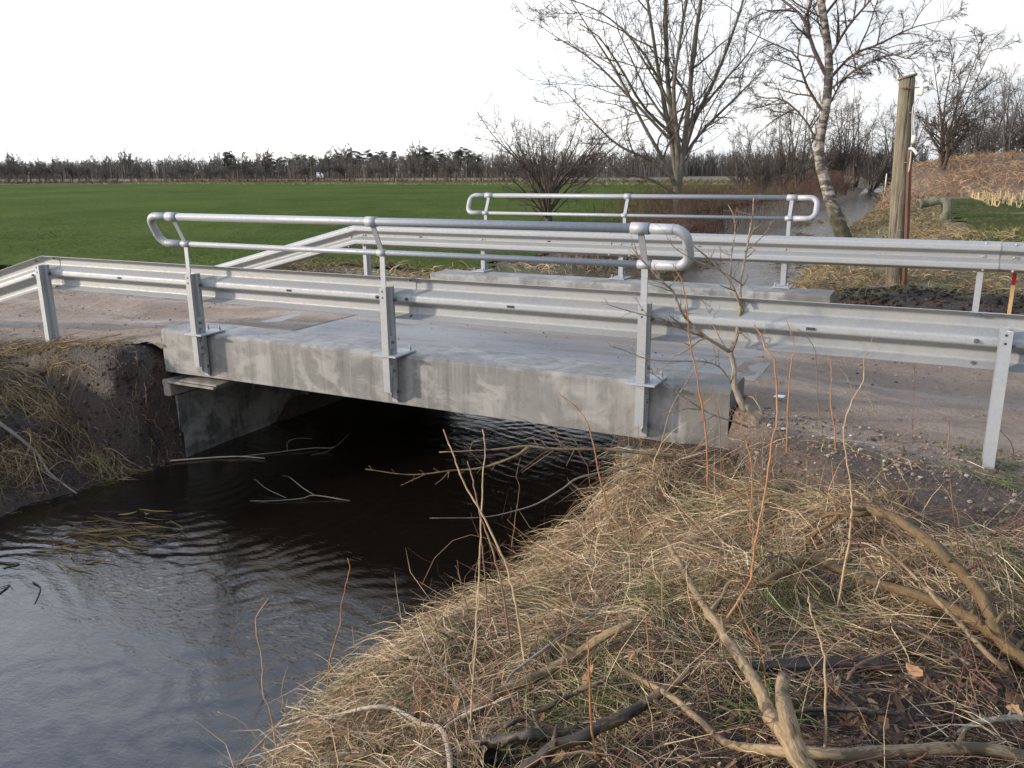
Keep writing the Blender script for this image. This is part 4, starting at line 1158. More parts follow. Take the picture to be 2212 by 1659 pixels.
# far windbreak: leaning bare trees in a row beyond the crop field
G = 'leaning bare trees of the far windbreak'
wb = [proto('windbreak_tree', 'x', 'tree', 5.2, n_, sp_, sd, (MAT['bark_far'], MAT['bark_far']), lean=-.16, group=G, dens=1.1, low=.3, tw=3.0) for n_, sp_, sd in ((2, .28, 41), (3, .32, 42), (1, .1, 43), (3, .25, 44))]
spots = []
xs = np.arange(-190, -46, 2.0)
for k, xx in enumerate(xs):
    x_ = xx + rng.normal()*.7; y_ = 107 + rng.normal()*1.3 + .02*(xx + 120)
    spots.append((k % 4, (x_, y_, t1(x_, y_) - .1), rng.normal()*.35, (.62 + .42*rng.random())*(1.2 if xx < -150 else 1)))
place_all(wb, spots, 'thin bare windbreak tree leaning left beyond the crop field')
G = 'bare trees of the wood behind the windbreak'
wd = [proto('wood_tree', 'x', 'tree', 8.0, n_, sp_, sd, (MAT['bark_far'], MAT['bark_far']), group=G, dens=1.1, low=.15, tw=4.0) for n_, sp_, sd in ((3, .26, 51), (5, .30, 52))]
spots = []
for k in range(150):
    x_ = -250 + 330*(k + rng.random())/150; y_ = 150 + 26*rng.random() + (20 if x_ > -60 else 0)
    spots.append((k % 2, (x_, y_, t1(x_, y_) - .3), rng.random()*6, (.62 + .34*rng.random())*(1.0 if x_ < -100 else .8)))
place_all(wd, spots, 'bare grey tree in the far wood on the horizon')

# pines
def pine_proto(seed, label):
    g = np.random.default_rng(seed)
    t = thing('pine_tree', label, 'tree', (0., 0., 0.), 'dark pines in the far wood')
    h = 9.5
    MB().tube([(0, 0, -.2), (.1, 0, h*.4), (.05, .1, h*.97)], [.16, .12, .03], 6).build('trunk', MAT['bark_far'], t)
    n = 26; C = []
    for k in range(n):
        f_ = k/n; z = h*(.42 + .56*f_); rr = 2.3*(1 - .70*f_**1.6)*(.35 + .8*g.random()); a = g.random()*6.28
        C.append((math.cos(a)*rr, math.sin(a)*rr, z + .3*g.normal(), .45 + .75*g.random()*(1 - .3*f_)))
    C = np.array(C)
    m_ = 260
    idx = np.repeat(np.arange(n), m_)
    d = unit(g.normal(size=(n*m_, 3))); rad = C[idx, 3]*g.random(n*m_)**.5
    c = C[idx, :3] + d*rad[:, None]*np.array([1.2, 1.2, .5])
    e1 = unit(g.normal(size=(n*m_, 3)))*.10; e2 = unit(g.normal(size=(n*m_, 3)))*.12
    V = np.stack([c - e1, c + e1, c + e2], 1).reshape(-1, 3)
    link('crown', np_mesh('crown', V, tris=np.arange(len(V)).reshape(-1, 3)), MAT['pine_needle'], t, (0, 0, 0))
    return t
pn = [pine_proto(61, 'x'), pine_proto(62, 'x')]
spots = []; labs = []
pxs = list(np.linspace(560, 1035, 44))
for k, px in enumerate(pxs):
    yy = 150 + 22*rng.random()
    p = pix_y(px + rng.normal()*6, 380, yy)
    hh = .46 + .26*rng.random()
    spots.append((k % 2, (p[0], yy, t1(p[0], yy) - .2), rng.random()*6, hh)); labs.append('dark pine standing in the far wood beyond the windbreak')
for px, sc in ((492, .66), (500, .68)):
    p = pix_y(px, 380, 145); spots.append((0 if px < 495 else 1, (p[0], 145., t1(p[0], 145.)), 1.0, sc)); labs.append(('left' if px < 495 else 'right') + ' one of two lone dark pines rising above the bare wood')
place_all(pn, spots, labs)

# white car parked far off at the wood, and the pale far barn
pc = pix_y(693, 380, 132)
zc = t1(pc[0], 132) - .02
car = thing('parked_car', 'tiny white car parked in front of the far wood', 'car', (pc[0], 132, zc))
mb = MB(); prof = [(-2.0, .35), (-2.05, .75), (-1.5, .92), (-1.0, 1.35), (.7, 1.42), (1.35, .98), (2.0, .85), (2.05, .4)]
mb.prism([(a + pc[0], b + zc) for a, b in prof], 1, 132 - .8, 132 + .8); mb.build('body', MAT['car'], car, recalc=True)
MB().prism([(a + pc[0], b + zc) for a, b in [(-1.25, .95), (-.9, 1.28), (.6, 1.34), (1.1, .98)]], 1, 132 - .815, 132 - .80).build('side_window', MAT['glass'], car, recalc=True)
for wx_ in (-1.25, 1.3):
    MB().prism([(pc[0] + wx_ + .31*math.cos(a), zc + .31 + .31*math.sin(a)) for a in np.arange(14)*np.pi/7], 1, 132 - .84, 132 - .6).build('wheel', MAT['tyre'], car, recalc=True)
car.rotation_euler = (0, 0, R(-52))
for px, w_, lab in ((1378, 1.7, 'small pale shed far behind the large bare tree'), (1283, 1.2, 'tiny pale shed far off left of the large bare tree')):
    p = pix_y(px, 372, 205); z0 = t1(p[0], 205) - .1
    b_ = thing('field_shed', lab, 'shed', (p[0], 205, z0))
    MB().box((p[0], 205, z0 + .45), (w_, 2.4, .9)).build('wall', MAT['barn'], b_)
    MB().prism([(p[0] - w_/2 - .1, z0 + .9), (p[0] + w_/2 + .1, z0 + .9), (p[0], z0 + 1.25)], 1, 203.7, 206.3).build('roof', MAT['galv'], b_, recalc=True)
    MB().box((p[0], 203.78, z0 + .36), (.45, .05, .7)).build('door', MAT['hole'], b_)

# ------------------------------------------------------------------ wooden pole with its fittings
zb = -.15
pole = thing('wooden_pole', 'weathered cut-off wooden pole beside the stream, holding a white box and loose cables', 'pole', (3.14, 7.0, zb))
pts = [pix_y(1933, 615, 7.0), pix_y(1937, 520, 7.0), pix_y(1945, 380, 7.0), pix_y(1954, 260, 7.0), pix_y(1960, 168, 7.0)]
pts[0] = pts[0] + np.array([0, 0, -.25])
pp = cubic(pts, 14)
g = np.random.default_rng(71)
mb = MB(); mb.tube(pp, np.interp(np.linspace(0, 1, 14), [0, 1], [.108, .092]), 18, jit=.07, rng=g); mb.build('shaft', MAT['pole'], pole)
tt = pp[-1]
mb = MB(); mb.tube([tt + np.array([0, 0, -.005]), tt + np.array([0.0, 0, .02])], [.108, .112], 16); 
V = np.concatenate(mb.v); V[:, 2] += (V[:, 0] - tt[0])*.25; mb.v = [V]; mb.build('top_cap', MAT['pipe_conc'], pole)
MB().box(pix_y(1966, 190, 6.88), (.21, .02, .012)).build('cap_band', MAT['rust'], pole)
ir = cubic([pix_y(1953, 620, 6.9), pix_y(1959, 500, 6.9), pix_y(1965, 325, 6.9)], 8)
MB().tube(ir, .030, 4, smooth=False).build('iron_bar', MAT['rust'], pole)
bx = pix_y(1987, 196, 6.9); MB().box(bx, (.085, .06, .115), bev=.012).build('junction_box', MAT['plastic_white'], pole)
MB().tube(cubic([bx + np.array([0.045, -.01, .03]), bx + np.array([.085, -.01, .035]), bx + np.array([.09, -.01, .0])], 6), .012, 8).build('cable_gland', MAT['bolt'], pole)
def cable(pix, yy, r, mat, nm): MB().tube(cubic([pix_y(a, b, yy) for a, b in pix], 22), r, 7).build(nm, mat, pole)
cable([(1982, 212), (1972, 235), (1970, 290), (1967, 340), (1963, 372)], 6.87, .008, MAT['plastic_grey'], 'cable')
cable([(1984, 214), (1976, 240), (1974, 262), (1976, 290)], 6.86, .007, MAT['plastic_grey'], 'cable')
lp = pix_y(1974, 300, 6.86)
MB().tube([lp + np.array([0, 0, .05]), lp + np.array([0, 0, .02]), lp + np.array([0, 0, -.05])], [.012, .026, .028], 12).build('lamp_holder', MAT['plastic_white'], pole)
MB().tube([lp + np.array([0, 0, -.05]), lp + np.array([0, 0, -.072])], .027, 10).build('lamp_socket', MAT['bolt'], pole)
cable([(1963, 322), (1972, 322), (1981, 333)], 6.86, .019, MAT['plastic_white'], 'broken_conduit')
for zf in (.55, 1.4, 2.0):
    MB().tube([(pp[0][0] + .06, 6.905, zf), (pp[0][0] - .04, 6.90, zf)], .006, 5).build('staple', MAT['bolt'], pole)

# red-topped survey stake by the far rail
sb = pix_z(2183, 655, -.10); hs_ = .58
stk = thing('survey_stake', 'raw wooden stake with a red painted top behind the far guardrail', 'stake', sb)
MB().box(sb + np.array([0, 0, .03]), (.036, .030, .34)).build('lath', MAT['pine'], stk)
MB().box(sb + np.array([0, 0, .34]), (.0365, .0305, .28)).build('red_top', MAT['red'], stk)
# two white marker posts in the far stream
for px, py, h_, lab in ((1913, 398, .75, 'left of two thin white marker posts in the far stream'), (1946, 388, .9, 'right of two thin white marker posts in the far stream')):
    p = pix_y(px, py, 62.); b_ = np.array([p[0], 62., WATER_Z])
    MB().tube([b_ + np.array([0, 0, -.3]), np.array([p[0], 62, p[2] + .45]), np.array([p[0], 62, p[2] + .75])], [.045, .045, .03], 8).build('marker_post', MAT['plastic_white'])
    tag(bpy.data.objects[-1] if False else COL.objects[-1], lab, 'marker post', 'marker posts in the stream')
# elbow pipe in the right-hand grass
e0, e1, e2 = pix_y(1985, 441, 24.), pix_y(2030, 433, 24.3), pix_y(2042, 470, 24.4)
elb = thing('elbow_pipe', 'mossy grey outlet pipe with an elbow sticking out of the grass', 'pipe', e2)
path = cubic([e0, e0*.5 + e1*.5, e1, e1*.6 + e2*.4 + np.array([.1, 0, .08]), e2 + np.array([0, 0, -.3])], 16)
MB().tube(path, .135, 14).build('pipe', MAT['pipe_conc'], elb)
dd = unit(path[0] - path[1])
MB().tube([path[0] - dd*.09, path[0] + dd*.02], .155, 14).build('collar', MAT['pipe_conc'], elb)
MB().tube([path[0] + dd*.021, path[0] + dd*.026], .125, 14).build('mouth', MAT['hole'], elb)

# ------------------------------------------------------------------ foreground branches
def ground_path(pix, lift, n=18):
    """pixels on the bank -> curve lying 'lift' above the ground"""
    P = np.array([pix_ground(a, b, l + .035) for (a, b), l in zip(pix, np.broadcast_to(lift, (len(pix),)))])
    return cubic(P, n)
def branch(name, pix, lift, r, mat, label, cat='branch', sides=10, n=44, side_twigs=(), group=None, seed=0):
    g = np.random.default_rng(seed + 100)
    P = ground_path(pix, lift, n)
    P = P + .06*r[len(r)//2]*g.normal(size=P.shape) + .55*r[len(r)//2]*np.stack([fbm(np.linspace(0, 7, n), np.full(n, 3.*q_ + seed), 300 + q_, 2) for q_ in range(3)], 1)
    rr = np.interp(np.linspace(0, 1, n), np.linspace(0, 1, len(r)), r)*(1 + .035*g.normal(size=n) + .16*(g.random(n) > .92))
    rr[0] *= .45; rr[1] *= .8; rr[-1] *= .6
    def knots(mb):
        for k_ in g.choice(np.arange(4, n - 3), 5, replace=False):
            d_ = unit(g.normal(size=3) + np.array([0, 0, .6])); t_ = unit(P[k_+1] - P[k_]); d_ = unit(d_ - .5*t_*(d_ @ t_)); ln_ = rr[k_]*(1.2 + 2.5*g.random())
            mb.tube([P[k_], P[k_] + d_*rr[k_]*.9, P[k_] + d_*(rr[k_] + ln_)], [rr[k_]*.62, rr[k_]*.45, rr[k_]*.22], 7, jit=.3, rng=g)
        return mb
    if side_twigs:
        t = thing(name, label, cat, P[0], group)
        knots(MB().tube(P, rr, sides, jit=.20, rng=g)).build('stem', mat, t)
        for pix2, l2, r2 in side_twigs:
            Q = ground_path(pix2, l2, 8)
            MB().tube(Q, np.linspace(r2[0], r2[-1], 8), 6, jit=.15, rng=g).build('side_branch', mat, t)
        return t
    o = knots(MB().tube(P, rr, sides, jit=.20, rng=g)).build(name, mat)
    return tag(o, label, cat, group)
branch('fallen_branch', [(1430, 1155), (1478, 1235), (1530, 1320), (1600, 1430), (1660, 1530), (1700, 1590), (1750, 1690)], [.16, .13, .11, .10, .09, .06, .02], [.011, .015, .017, .019, .022, .026, .03], MAT['log_pale'],
       'long pale barkless branch slanting down through the straw towards the bottom edge', side_twigs=[([(1530, 1325), (1560, 1290), (1575, 1258), (1605, 1255)], [.11, .12, .12, .11], [.011, .007]), ([(1715, 1600), (1702, 1560), (1690, 1500), (1694, 1462)], [.05, .09, .12, .15], [.028, .022])], seed=1)
branch('cut_log', [(1372, 1342), (1330, 1362), (1250, 1410), (1150, 1462), (1050, 1512), (985, 1568)], [.06, .06, .05, .05, .04, .02], [.013, .017, .019, .019, .018, .014], MAT['log_pale'], 'straight pale cut branch lying left of the bottom centre with a mossy end', 'log', seed=2)
branch('fallen_branch', [(1492, 1446), (1440, 1488), (1380, 1525), (1270, 1588), (1190, 1612), (1110, 1680)], [.05, .05, .05, .06, .05, .0], [.012, .017, .020, .021, .02, .018], MAT['log_dark'], 'dark wet branch with peeling bark curving to the bottom edge', seed=3)
branch('fallen_branch', [(1310, 1432), (1380, 1466), (1450, 1503), (1520, 1560), (1585, 1610), (1690, 1624), (1850, 1629), (2086, 1617), (2240, 1640)], [.06, .06, .06, .05, .03, .03, .04, .05, .03], [.008, .010, .011, .012, .013, .015, .016, .018, .019], MAT['log_pale'], 'long bent pole lying along the bottom right edge', seed=4)
branch('fallen_branch', [(1871, 1102), (1947, 1128), (2034, 1197), (2103, 1262), (2145, 1335), (2168, 1385), (2260, 1470)], [.20, .22, .20, .16, .11, .06, -.02], [.016, .021, .022, .022, .022, .023, .024], MAT['log_moss'], 'thick brown branch arching over the straw at the right edge', side_twigs=[([(1880, 1108), (1840, 1112), (1800, 1108), (1768, 1122), (1735, 1148)], [.2, .17, .14, .10, .05], [.013, .009]), ([(1812, 1112), (1795, 1130), (1765, 1148), (1748, 1168)], [.15, .12, .07, .03], [.010, .009]), ([(1872, 1102), (1830, 1096), (1795, 1078), (1770, 1062)], [.20, .2, .2, .2], [.010, .004])], seed=5)
branch('fallen_branch', [(1640, 1262), (1670, 1249), (1739, 1211), (1808, 1225), (1895, 1260), (1999, 1291), (2068, 1319), (2155, 1371), (2250, 1425)], [.03, .04, .09, .09, .07, .05, .04, .03, .0], [.012, .014, .017, .019, .020, .020, .020, .024, .027], MAT['log_moss'], 'second brown branch lying below the arching one in the straw', seed=6)
branch('stick', [(1907, 1157), (1912, 1182), (1960, 1232), (2006, 1277), (2069, 1343), (2138, 1419), (2190, 1462)], [.20, .19, .16, .13, .10, .06, .02], [.005, .006, .007, .0075, .008, .009, .009], MAT['log_pale'], 'thin straight bleached stick leaning across the brown branches at right', seed=7)
branch('bleached_root', [(560, 1590), (620, 1566), (716, 1549), (796, 1529), (856, 1533), (915, 1565), (951, 1573), (968, 1620), (975, 1690)], [.03, .05, .06, .07, .06, .05, .05, .04, .0], [.005, .006, .007, .008, .008, .009, .010, .010, .010], MAT['root_white'], 'bleached white crooked root at the bottom left of the bank', 'root', side_twigs=[([(956, 1575), (1000, 1545), (1050, 1525), (1120, 1500)], [.05, .05, .05, .04], [.006, .004]), ([(850, 1532), (880, 1560), (900, 1568)], [.06, .05, .05], [.006, .004])], seed=8)
branch('log', [(930, 1628), (1034, 1608), (1133, 1592), (1193, 1588), (1260, 1575)], [.01, .03, .03, .02, .0], [.012, .020, .022, .022, .02], MAT['log_dark'], 'short brown log half buried at the bottom centre', 'log', seed=9)
branch('stick', [(1090, 1480), (1114, 1449), (1193, 1390), (1250, 1352), (1300, 1310)], [.06, .07, .08, .08, .08], [.006, .006, .007, .006, .004], MAT['stick_grey'], 'grey stick lying parallel above the pale cut branch', seed=10)
branch('stick', [(1090, 1572), (1105, 1565), (1193, 1521), (1260, 1488), (1316, 1465)], [.05, .05, .05, .05, .05], [.006, .008, .009, .009, .008], MAT['log_dark'], 'brown stick lying between the pale cut branch and the dark curved one', seed=11)
branch('stick', [(2070, 1582), (2100, 1566), (2126, 1556), (2170, 1552), (2230, 1552)], [.04, .04, .05, .05, .05], [.007, .008, .009, .009, .009], MAT['stick_grey'], 'grey lichen-covered stick end at the bottom right corner', seed=12)
branch('stick', [(1713, 1540), (1760, 1533), (1802, 1532), (1870, 1535), (1940, 1543)], [.04, .05, .05, .05, .03], [.007, .008, .008, .008, .006], MAT['log_dark'], 'smooth brown stick lying level right of the forked pale branch', seed=13)
branch('stick', [(745, 1640), (800, 1632), (830, 1622), (850, 1598)], [.03, .04, .05, .06], [.013, .013, .012, .008], MAT['log_moss'], 'short mossy stick at the bottom edge beside the bleached root', seed=14)
branch('stick', [(1905, 1345), (1960, 1358), (2040, 1395), (2100, 1440)], [.05, .05, .05, .03], [.006, .007, .008, .008], MAT['log_dark'], 'thin brown stick under the lower brown branch', seed=15)
branch('stick', [(1830, 1470), (1852, 1440), (1900, 1415), (1980, 1380)], [.05, .05, .05, .05], [.005, .006, .006, .004], MAT['shoot_brown'], 'dark red-brown stick in the leaf litter below the green tuft', seed=16)
branch('weathered_stump', [(1957, 1050), (1952, 1025), (1950, 1000), (1953, 960)], [-.02, .04, .08, .15], [.022, .020, .017, .005], MAT['log_moss'], 'pointed broken stub standing in the grass near the right post', 'stump', seed=17)
# wet black board
p0 = pix_ground(1474, 1440, .03); p1 = pix_ground(1924, 1432, .03); d_ = unit(p1 - p0); nrm = unit(np.cross(d_, [0, 0, 1])); upv = np.cross(nrm, d_)
rot = np.stack([d_, nrm, upv], 1)
o = MB().box((p0 + p1)/2, (np.linalg.norm(p1 - p0), .055, .022), rot=rot, bev=.004).build('wet_board', MAT['plank_wet']); tag(o, 'black wet board lying across the leaf litter at bottom right', 'board')
# pipe end at the bottom edge
pe = pix_ground(1075, 1640, .02)
pipe = thing('drain_pipe', 'short dark plastic pipe end pointing up at the bottom edge', 'pipe', pe)
ax = unit(np.array([-.15, -.75, .62]))
MB().tube([pe - ax*.08, pe + ax*.04], .030, 18, cap=False).build('pipe_wall', MAT['pipe_dark'], pipe)
MB().tube([pe + ax*.04, pe - ax*.08], .026, 18, cap=False).build('bore', MAT['pipe_dark'], pipe)
MB().tube([pe + ax*.034, pe + ax*.041], .0325, 18, cap=False).build('rim', MAT['pipe_dark'], pipe)

# ------------------------------------------------------------------ standing shoots
def shoot(pix, r0, mat, label, twigs=0, seed=0, lean=.0, group='bare shoots standing in the bank', D=None, r1=None, base_ground=True):
    g = np.random.default_rng(seed)
    b = pix_ground(*pix[0]) if D is None else pix_d(*pix[0], D)
    D0 = depth_of(b)
    P = [b + np.array([0, 0, -.03])] + [pix_d(a, c, D0 + lean*k/(len(pix)-1)) for k, (a, c) in enumerate(pix[1:], 1)]
    n = 5*len(pix)
    C = cubic(P, n); C = C + .0015*g.normal(size=C.shape)
    rr = np.linspace(r0, (r0*.42 if r1 is None else r1), n)*(1 + .18*(g.random(n) > .85))
    mb = MB(); mb.tube(C, rr, 6)
    if twigs:
        t = thing('bare_shoot', label, 'shoot', P[0], group)
        mb.build('stem', mat, t)
        Pt, Rt_ = grow(C[None], rr[None], twigs, g, t0=.25, ang=(42, 12), ln=(.16, .06), K=5, up=.08, wig=.12, rr=.55, rmin=.0011)
        mt = MB()
        for k in range(len(Pt)): mt.tube(Pt[k], Rt_[k], 5)
        mt.build('side_twigs', mat, t)
        return t
    o = mb.build('bare_shoot', mat); return tag(o, label, 'shoot', group)
z6 = lambda L_: [(713 + .347*a, 878 + .347*b) for a, b in L_]
z7 = lambda L_: [(1444 + .347*a, 878 + .347*b) for a, b in L_]
z3 = lambda L_: [(1444 + .347*a, 384 + .347*b) for a, b in L_]
z8 = lambda L_: [(438.9 + .3968*a, 1152 + .3968*b) for a, b in L_]
z9 = lambda L_: [(1316.6 + .4047*a, 1152 + .4047*b) for a, b in L_]
zb_ = lambda L_: [(1316.6 + .2977*a, 466 + .2977*b) for a, b in L_]
O_, BR, TN = MAT['shoot_orange'], MAT['shoot_brown'], MAT['shoot_tan']
shoot(z6([(1228, 1650), (1150, 1200), (1080, 950), (940, 660), (830, 470), (770, 310), (705, 145)]), .0055, TN, 'longest tan shoot slanting left in front of the dark water', 0, 1, .25)
shoot(z6([(1140, 1600), (1075, 1150), (1000, 860), (930, 660), (890, 460), (855, 340)]), .0050, BR, 'dark brown shoot crossing the long tan shoot in front of the water', 0, 2, .2)
shoot(z6([(885, 1680), (920, 1150), (940, 780), (950, 480), (965, 270), (950, 140)]), .0046, TN, 'upright thin shoot left of the crossing shoots, reaching up to the overhanging branch', 0, 3, .2)
shoot(z6([(990, 1410), (955, 950), (935, 750), (945, 560)]), .004, BR, 'short brown shoot rising behind the crossing shoots', 0, 4)
shoot(z6([(1125, 880), (1160, 650), (1180, 500), (1160, 430), (1185, 320)]), .0036, BR, 'crooked thin shoot standing at the water edge under the overhanging branch', 0, 5)
shoot([(1330, 1150), (1300, 1050), (1278, 945), (1255, 890), (1205, 848)], .0050, O_, 'reddish shoot curving left in front of the right half of the edge beam', 2, 6)
shoot(z8([(405, 1245), (370, 980), (325, 870), (320, 700), (285, 480), (355, 355)]), .0042, TN, 'orange-tan shoot with a bent tip over the water at lower left', 0, 7)
shoot(z8([(660, 945), (690, 700), (745, 500), (755, 370), (795, 200), (785, 135)]), .0040, O_, 'tall orange shoot over the water right of the bent one', 0, 8)
shoot(z8([(150, 1275), (400, 1050), (700, 740), (860, 610)]), .0032, TN, 'long thin stem slanting right across the lower left bank edge', 3, 9)
shoot(z8([(400, 1215), (310, 1130), (200, 1020), (80, 970)]), .0032, TN, 'thin stem leaning out left over the water at the lower left', 3, 10)
shoot(z8([(370, 890), (300, 810), (240, 700), (160, 560), (180, 480)]), .0026, BR, 'thin reddish twig over the water at the lower left', 3, 11)
shoot(z8([(1470, 560), (1430, 380), (1400, 260), (1380, 150)]), .0026, BR, 'thin dark twig at the bank edge in front of the ripples', 3, 12)
shoot(z8([(1120, 530), (1070, 460), (990, 395), (960, 470)]), .0026, BR, 'thin hooked twig hanging over the ripples at the bank edge', 0, 13)
shoot(z8([(430, 960), (430, 850), (445, 770), (465, 720)]), .0022, TN, 'short pale twig standing at the lower left water edge', 2, 14)
shoot(z7([(250, 575), (235, 200)]) + z3([(210, 1430), (165, 1180), (130, 1000), (115, 800), (80, 640), (25, 535)]), .0058, O_, 'tallest bright orange shoot in front of the end of the edge beam', 3, 15, -.2)
shoot(z7([(230, 1590), (290, 1450), (420, 1230), (510, 1080), (530, 900), (590, 600), (640, 250), (675, 60)]) + z3([(660, 1150), (600, 1060), (580, 990), (535, 920)]), .0060, O_, 'long orange shoot rising from the straw just right of the sapling', 2, 16, .5)
shoot(z7([(740, 510), (735, 250)]) + z3([(745, 1400), (765, 1150), (785, 1080), (760, 960), (730, 880)]), .0046, O_, 'orange shoot with a kinked tip in front of the gravel road', 2, 17)
shoot(z7([(1010, 400), (960, 170)]) + z3([(930, 1400), (915, 1100), (870, 1000), (805, 935)]), .0036, BR, 'thin grey-brown shoot with a tip bent left, in front of the gravel road', 2, 18)
shoot(z7([(1040, 540), (1035, 170)]) + z3([(1010, 1400), (1015, 1200), (985, 1095)]), .0042, O_, 'straight red-brown shoot in the middle of the gravel road view', 1, 19)
shoot(z7([(1030, 1350), (1100, 980), (1140, 700), (1135, 500), (1090, 180)]) + z3([(1140, 1400), (1210, 1270), (1215, 1130), (1240, 1090)]), .0050, TN, 'tall tan shoot rising in front of the brown branches towards the road', 2, 20, .3)
shoot(z7([(1530, 330), (1520, 100)]) + z3([(1530, 1300), (1535, 1090)]), .0028, BR, 'very thin dark shoot left of the right end post', 3, 21)
shoot(z7([(1820, 960), (1770, 600), (1740, 300), (1750, 60)]), .0034, BR, 'thin lichen-spotted twig standing below the right end post', 4, 22)
shoot(z7([(330, 500), (320, 100)]) + z3([(300, 1450), (270, 1300)]), .0034, BR, 'short red-brown shoot against the end of the edge beam', 2, 23)
shoot(z7([(500, 900), (520, 400), (460, 150)]) + z3([(450, 1500), (380, 1430)]), .0036, O_, 'orange-brown shoot bending left below the sapling', 2, 24)
shoot(z7([(170, 900), (200, 700), (180, 590)]), .003, BR, 'short dark twig standing in the straw left of the orange shoots', 2, 25)
shoot(z7([(280, 1260), (300, 1050), (325, 870)]), .0040, O_, 'short straight orange stub in the middle of the straw slope', 0, 26)
shoot(z9([(230, 720), (205, 560), (190, 415)]), .0040, O_, 'short reddish stub right of the pale cut branch', 0, 27)
shoot(z9([(560, 980), (500, 720), (430, 560), (415, 440)]), .0042, BR, 'crooked reddish stem in the litter between the dark and the pale branch', 2, 28)
shoot(z9([(855, 900), (820, 680), (740, 500), (680, 380)]), .0040, O_, 'reddish stem leaning left beside the long pale branch', 2, 29)
shoot(z9([(1140, 1240), (1155, 1000), (1145, 660), (1090, 470), (1060, 340)]), .0046, TN, 'upright tan stem in front of the leaf litter at bottom right', 2, 30)
shoot(z8([(1160, 1260), (1185, 1000), (1180, 840)]), .0038, O_, 'short brown stem standing at the bottom centre', 3, 31)
shoot(z8([(1430, 1260), (1470, 800), (1500, 300)]), .0042, TN, 'slender tan stem rising from the bottom centre past the pale cut branch', 0, 32, .3)
shoot(z8([(1510, 1270), (1440, 1000), (1390, 850), (1290, 720), (1190, 600)]), .0040, MAT['stick_grey'], 'long grey stem leaning left across the bottom centre', 0, 33, .3)
shoot(z8([(2150, 1270), (2110, 1000), (2100, 700), (2090, 560)]), .0045, O_, 'orange-brown stem at bottom centre left of the long pale branch', 0, 34)
shoot(z3([(1300, 1470), (1240, 1370), (1160, 1355), (1100, 1220), (1000, 1130)]), .0022, TN, 'pale wiry stem curling over the gravel in the road view', 0, 35, D=depth_of(pix_ground(1900, 990)))
shoot(z7([(2160, 300), (2130, 220), (2040, 130), (2020, 90)]), .003, O_, 'thin orange stem crossing the foot of the right end post', 1, 36, D=depth_of(pix_ground(2150, 1010)) - .15)

# ------------------------------------------------------------------ lichen-covered sapling at the end of the edge beam
sb_ = pix_ground(1650, 985)
Ds = depth_of(sb_)
sap = thing('sapling', 'leaning bare sapling with pale lichen-flecked bark at the right end of the edge beam', 'sapling', sb_)
def SP(L_, dl=0.0): return [pix_d(a, b, Ds + dl*k/max(1, len(L_)-1)) for k, (a, b) in enumerate(L_)]
g = np.random.default_rng(5)
def limb(nm, L_, r0, r1, dl=0.0, sides=8, start=None):
    P = SP(L_, dl)
    if start is not None: P = [start] + P
    C = cubic(P, 6*len(P)); rr = 1.0*np.linspace(r0, r1, len(C))*(1 + .05*g.normal(size=len(C)))
    MB().tube(C, rr, sides, jit=.10, rng=g).build(nm, MAT['sapling'], sap); return C, rr
trunk = [(1656, 1005), (1640, 930), (1612, 880)] + z3([(470, 1440), (410, 1290), (410, 1180), (385, 1090)])
tc, tr_ = limb('trunk', trunk, .026, .016)
cs = []
cs.append(limb('limb', zb_([(870, 985), (700, 880), (570, 760), (520, 690), (460, 550), (420, 510), (300, 390), (150, 220)]), .011, .003, -.35))
cs.append(limb('limb', zb_([(720, 895), (580, 840), (460, 790), (380, 750), (210, 710), (0, 650)]), .0075, .0022, -.45))
cs.append(limb('limb', zb_([(878, 985), (920, 880), (945, 700), (955, 640)]), .014, .011, .05))
cs.append(limb('limb', zb_([(950, 650), (880, 490), (740, 330), (580, 190), (500, 60)]), .0085, .0025, -.1))
cs.append(limb('limb', zb_([(955, 645), (950, 490), (990, 280), (1020, 100), (1040, 0), (1045, -130)]), .0085, .0035, .2))
cs.append(limb('limb', zb_([(880, 490), (885, 290), (910, 130), (900, 0), (860, -80)]), .005, .002, .1))
cs.append(limb('limb', zb_([(885, 1215), (800, 1100), (690, 1060), (560, 1055), (300, 1045), (90, 970), (0, 945)]), .0055, .0018, -.3))
cs.append(limb('limb', zb_([(1000, 1530), (900, 1495), (720, 1430), (560, 1330), (400, 1210), (280, 1120)]), .0065, .002, -.35))
cs.append(limb('limb', zb_([(690, 1410), (560, 1400), (450, 1430), (335, 1425)]), .004, .0015, -.2))
cs.append(limb('limb', zb_([(840, 960), (760, 810), (700, 660), (580, 510)]), .0045, .0016, .2))
cs.append(limb('limb', zb_([(1060, 1560), (1110, 1450), (1050, 1330), (1010, 1310)]), .006, .004, .1))
cs.append(limb('limb', zb_([(985, 260), (1080, 180), (1150, 100), (1175, 40)]), .004, .0014, .1))
cs.append(limb('limb', zb_([(960, 500), (860, 430), (640, 330), (480, 240), (410, 140)]), .0045, .0015, -.2))
cs.append(limb('limb', zb_([(380, 1640), (440, 1420), (520, 1270), (640, 1110), (790, 1020)]), .0045, .0018, .1))
tw = MB()
for C, rr in cs:
    n_ = max(4, int(len(C)/4))
    P1, R1 = grow(C[None], rr[None], n_, g, t0=.1, ang=(50, 14), ln=(.24, .08), K=6, up=.06, wig=.16, rr=.6, rmin=.0017)
    for k in range(len(P1)): tw.tube(P1[k], R1[k], 5)
    P2, R2 = grow(P1, R1, 2, g, t0=.2, ang=(52, 14), ln=(.4, .12), K=4, up=.04, wig=.15, rr=.6, rmin=.001)
    for k in range(len(P2)): tw.tube(P2[k], R2[k], 4)
    for k in range(0, len(C), 3):                                     # buds
        d_ = unit(g.normal(size=3)); tw.tube([C[k], C[k] + d_*.007, C[k] + d_*.012], [.0028, .0024, .0006], 5)
